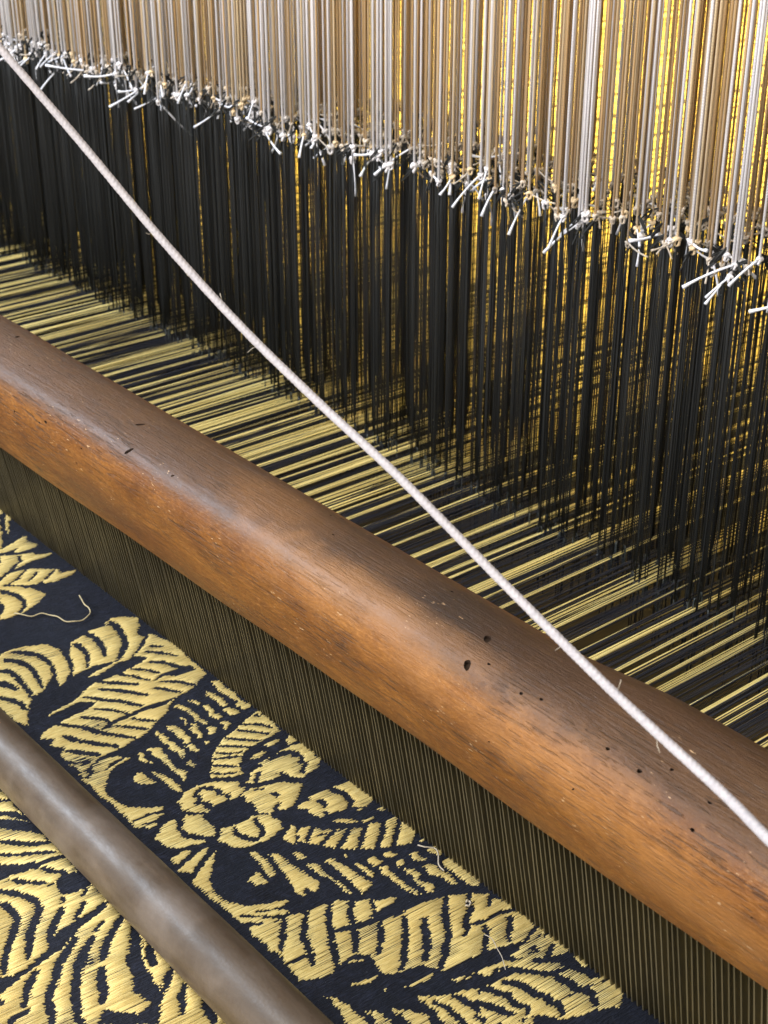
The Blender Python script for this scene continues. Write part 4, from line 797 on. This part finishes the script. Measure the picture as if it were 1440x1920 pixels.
for k in range(ndent0, ndent1):
    for j in range(2):
        x = (k + .3 + .4 * j + rnd.uniform(-.1, .1)) * DENT; r_ = rnd.uniform(.0003, .00042); z = -.001 + rnd.gauss(0, .001)
        V = []; F = []
        for yy in (.42, 1.2, 2.6): V += [(x - r_, yy, z), (x, yy, z + r_), (x + r_, yy, z), (x, yy, z - r_)]
        for i in range(2):
            for q in range(4): F.append((i * 4 + q, i * 4 + (q + 1) % 4, i * 4 + 4 + (q + 1) % 4, i * 4 + 4 + q))
        restg.append((V, F))
o = part('gold_yarn_mass', *join(restg), GOLDW, warp); tag(o, kind='stuff')
o = part('navy_yarn_mass', *join(restn), NAVYW, warp); tag(o, kind='stuff')

# ------------------------------------------------------------ harness: white cords knotted to black leashes
KZ = .160
def wob(n, amp, z0, z1, seed):
    r = random.Random(seed); ph = r.uniform(0, 6); ph2 = r.uniform(0, 6)
    return [(amp * math.sin(ph + i * .9) * (i / (n - 1)), amp * math.cos(ph2 + i * .7) * (i / (n - 1)), z0 + (z1 - z0) * i / (n - 1)) for i in range(n)]
up_me = {}
for nm, mt, rr in (('w', CWHITE, .00067), ('t', CTAN, .00056), ('c', CCREAM, .00062)):
    up_me[nm] = [mesh('upper_cord', *tube(wob(7, .0012, 0, .80, s), rr * (1 + .1 * (s % 3 - 1)), 7), mt) for s in range(4)]
lo_me = []
for s in range(6):
    r = random.Random(40 + s); P = []
    for q in (-1, 0, 1) if s != 2 else (-1, 1):
        o_ = q * r.uniform(.0008, .0015); y_ = r.uniform(-.0008, .0008)
        P.append(tube([(o_ * .2, 0, 0), (o_, y_, -.03), (o_ * 1.1 + .0003 * math.sin(s), y_, -.08), (o_, y_ * .5, -.135), (o_ * .7, 0, -.158)], r.uniform(.00020, .00029), 5))
    P.append(tube([(0, 0, -.157), (0, 0, -.175), (.0005, 0, -.19)], .0003, 5))
    lo_me.append(mesh('black_leash', *join(P), CBLACK))
mail_me = mesh('mail_eye', *tube([(.0009 * math.cos(w), 0, -.162 + .005 * math.sin(w)) for w in [2 * math.pi * k / 10 for k in range(11)]], .00035, 5, False), GLASS)
def knot_geo(seed, big=1.0):
    r = random.Random(seed); P = []
    ring = [(.0011 * big * math.cos(w) , .0011 * big * math.sin(w), .0006 * math.sin(w * 2 + seed) - .0004 * seed % 1 * .001) for w in [2 * math.pi * k / 8 for k in range(9)]]
    P.append(tube(ring, .0007 * big, 6, False))
    ring = [(.0009 * big * math.cos(w), .0005 * math.sin(w * 2), .0016 * big * math.sin(w) - .0012) for w in [2 * math.pi * k / 8 for k in range(9)]]
    P.append(tube(ring, .0006 * big, 6, False))
    return join(P)
knot_me = {'w': [mesh('knot', *knot_geo(s, 1.15), CWHITE) for s in range(3)], 't': [mesh('knot', *knot_geo(s + 5), KNOT) for s in range(3)], 'c': [mesh('knot', *knot_geo(s + 9, 1.05), CCREAM) for s in range(3)]}
def tail_geo(seed, L, r0, flare=1.7):
    r = random.Random(seed); bend = r.uniform(-.6, .6); P = []; R_ = []; n = 7
    ang = r.uniform(.5, 1.25); p = Vector((0, 0, 0)); 
    for i in range(n):
        P.append(tuple(p)); R_.append(r0 * (flare if i == n - 1 else (1.25 if i == n - 2 and flare > 1.3 else 1)))
        a = ang + bend * i / n
        p = p + Vector((math.sin(a), 0, -math.cos(a))) * (L / (n - 1))
    return tube(P, R_, 6)
tail_me = [mesh('cord_tail', *tail_geo(s, L, .00050), NYLON) for s, L in enumerate((.011, .015, .018, .022, .013, .027, .009, .016))]
tailt_me = [mesh('cord_tail', *tail_geo(s + 20, L, .00036, 1.2), KNOT) for s, L in enumerate((.005, .008, .011, .014, .006))]
blk_me = [mesh('leash_end', *join([tail_geo(s * 3 + q + 50, .004 + .002 * q, .0003, 1) for q in range(3)]), CBLACK) for s in range(4)]
rows_n = 9; rowd = .0085; px_ = .0052
cords = []
for rrow in range(rows_n):
    x = -1.15 + rnd.uniform(0, px_)
    while x < .32:
        rr_ = min(max((x + .50) / .35, 0), 1)
        gap = px_ * rnd.uniform(.45, 1.55) * (.82 + .29 * rr_)
        if rnd.random() < .02 + .08 * rr_: gap += px_ * rnd.uniform(.6, 1.8)
        if rnd.random() < .15: gap *= .4
        x += gap
        y = HY + rrow * rowd + rnd.gauss(0, .0016)
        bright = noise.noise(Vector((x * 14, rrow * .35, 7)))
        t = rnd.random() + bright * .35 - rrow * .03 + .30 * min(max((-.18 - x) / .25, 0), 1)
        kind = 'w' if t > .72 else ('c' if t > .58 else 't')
        z = KZ + rnd.gauss(0, .0034) + .003 * noise.noise(Vector((x * 9, rrow, 0)))
        if kind == 'w' and rrow < 3: z -= rnd.uniform(-.002, .007)
        cords.append((x, y, z, kind, rrow))
def vis_key(c):
    d = Vector(c[:3]) - CAM; zc = d.dot(fw); px = d.dot(rt) / zc
    return (c[4] * .5 + zc) if abs(px) < .262 else 99
cords.sort(key=vis_key)
SPECIAL = {}
def build_cord(i, c, near=True):
    x, y, z, kind, row = c
    root = empty('harness_cord', (x, y, z)); ch = []
    def add(nm, me, rz=0.0, loc=(0, 0, 0), sc=1.0, ry=0.0):
        o = bpy.data.objects.new(nm, me); COL.objects.link(o); o.parent = root; o.location = loc; o.rotation_euler = (0, ry, rz); o.scale = (sc,) * 3; return o
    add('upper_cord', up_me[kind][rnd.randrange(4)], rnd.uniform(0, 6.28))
    add('black_leash', lo_me[rnd.randrange(6)], rnd.uniform(0, 6.28))
    add('mail_eye', mail_me, rnd.uniform(0, 6.28), (0, 0, KZ - z + rnd.gauss(0, .002)))
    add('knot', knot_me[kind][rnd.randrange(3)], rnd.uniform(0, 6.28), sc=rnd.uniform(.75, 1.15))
    tl = False
    if rnd.random() < .9: add('leash_end', blk_me[rnd.randrange(4)], rnd.uniform(0, 6.28), (0, 0, rnd.uniform(-.002, .006)), 1.3)
    if row < 4 and rnd.random() < {'w': .85, 'c': .45, 't': .10}[kind]:
        add('cord_tail', tail_me[rnd.randrange(8)], rnd.uniform(0, 6.28), sc=rnd.uniform(.75, 1.15), ry=rnd.gauss(0, .25)); tl = True
    elif rnd.random() < .75:
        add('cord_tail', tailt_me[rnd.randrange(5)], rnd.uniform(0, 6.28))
    nmk = {'w': 'bright white', 'c': 'cream', 't': 'tan brown'}[kind]
    d_ = Vector((x, y, z)) - CAM; q = (d_.dot(rt) / d_.dot(fw)) / .257 * .5 + .5
    zone = ('at the left edge', 'near the left', 'left of centre', 'at centre', 'right of centre', 'near the right', 'at the right edge')[max(0, min(6, int(q * 7)))]
    rw = 'front-row' if row == 0 else ('second-row' if row == 1 else 'back-row')
    lab = nmk + ' ' + rw + ' cord ' + (('with ' + ('long' if tl else 'short')) + ' tail at its knot, ') + zone
    tag(root, lab, 'harness cord', 'harness cords knotted to black leashes')
for i, c in enumerate(cords[:300]): build_cord(i, c)
P = {'w': [], 't': [], 'c': [], 'b': [], 'k': [], 'n': []}
def mgeo(me): return [tuple(v.co) for v in me.vertices], [tuple(p.vertices) for p in me.polygons]
cache = {}
def placed(me, loc, rz, sc=1.0):
    if me.name not in cache:
        v, f = mgeo(me); cache[me.name] = (np.array(v), f)
    v, f = cache[me.name]; c_, s_ = math.cos(rz), math.sin(rz)
    q = v * sc; q = np.stack([q[:, 0] * c_ - q[:, 1] * s_ + loc[0], q[:, 0] * s_ + q[:, 1] * c_ + loc[1], q[:, 2] + loc[2]], 1)
    return q, f
def build_mass(lst, mat, name, parent):
    Vs = []; Fs = []; o = 0
    for v, f in lst:
        Vs.append(v); Fs += [tuple(i + o for i in q) for q in f]; o += len(v)
    ob = part(name, np.concatenate(Vs), Fs, mat, parent); tag(ob, kind='stuff'); return ob
for c in cords[300:]:
    x, y, z, kind, row = c; L = (x, y, z)
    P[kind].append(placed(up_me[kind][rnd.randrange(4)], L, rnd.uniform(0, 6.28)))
    P['b'].append(placed(lo_me[rnd.randrange(6)], L, rnd.uniform(0, 6.28)))
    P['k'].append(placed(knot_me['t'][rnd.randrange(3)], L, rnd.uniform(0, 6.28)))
    if rnd.random() < .5: P['b'].append(placed(blk_me[rnd.randrange(4)], L, rnd.uniform(0, 6.28)))
    if row < 4 and kind == 'w' and rnd.random() < .4: P['n'].append(placed(tail_me[rnd.randrange(8)], L, rnd.uniform(0, 6.28)))
    elif rnd.random() < .5: P['k'].append(placed(tailt_me[rnd.randrange(5)], L, rnd.uniform(0, 6.28)))
hm = empty('harness_cord_mass', (-.4, HY + .05, 0)); tag(hm, 'dense back rows of cords and black leashes behind the nearest hanging cords', 'harness'); hm['kind'] = 'stuff'
inv = Vector((.4, -HY - .05, 0))
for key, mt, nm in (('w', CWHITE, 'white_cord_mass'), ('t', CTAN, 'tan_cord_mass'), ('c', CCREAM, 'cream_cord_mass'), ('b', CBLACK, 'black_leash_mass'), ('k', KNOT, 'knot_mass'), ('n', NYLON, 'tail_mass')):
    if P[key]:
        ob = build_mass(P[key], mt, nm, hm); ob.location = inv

# ------------------------------------------------------------ loose threads and lint
def cpts(L): return [cloth(x / 1000, v / 1000, .0009 + .0004 * (i % 2)) for i, (x, v) in enumerate(L)]
def thread(name, L, r, mat, label, cat, lift=None):
    P_ = crom(L, 6); c = P_[0].copy(); V, F = tube([p - c for p in P_], r, 6); o = part(name, V, F, mat); o.location = c; tag(o, label, cat); return o
thread('loose_thread', cpts([(-194.1,43.4),(-190.6,41.5),(-187.5,38.5),(-187.1,34.2),(-184.3,31.5),(-180.6,29.8),(-175.8,28.7),(-173.4,26.3),(-172.7,22.4),(-174.0,18.9),(-177.2,15.8),(-180.7,14.7),(-184.7,14.4),(-189.4,13.4),(-193.5,12.2)]), .00028, GOLDT, 'single curled pale gold thread lying on the plain navy area of cloth', 'thread')
thread('thread_curl', cpts([(63.5,12.6),(64.1,12.5),(64.4,12.1),(64.3,11.5),(63.9,10.8),(63.2,10.4),(62.6,10.4),(62.3,10.8),(62.4,11.5)]), .0003, LINT, 'tiny white curled fibre ring on the woven leaf near the reed', 'fibre')
thread('lint_hair', cpts([(77.5,17.2),(80.8,17.0),(85.0,18.5),(88.9,20.3),(93.2,22.9)]), .00014, LINT, 'long thin white hair lying on the leaf tip at the lower right of the cloth', 'fibre')
thread('frayed_thread', cpts([(30.2,4.7),(32.6,3.8),(35.0,1.0),(38.6,2.7),(42.4,5.8),(46.3,6.9)]), .00026, LINT, 'pale pinkish frayed thread end beside the reed on the cloth edge', 'thread')
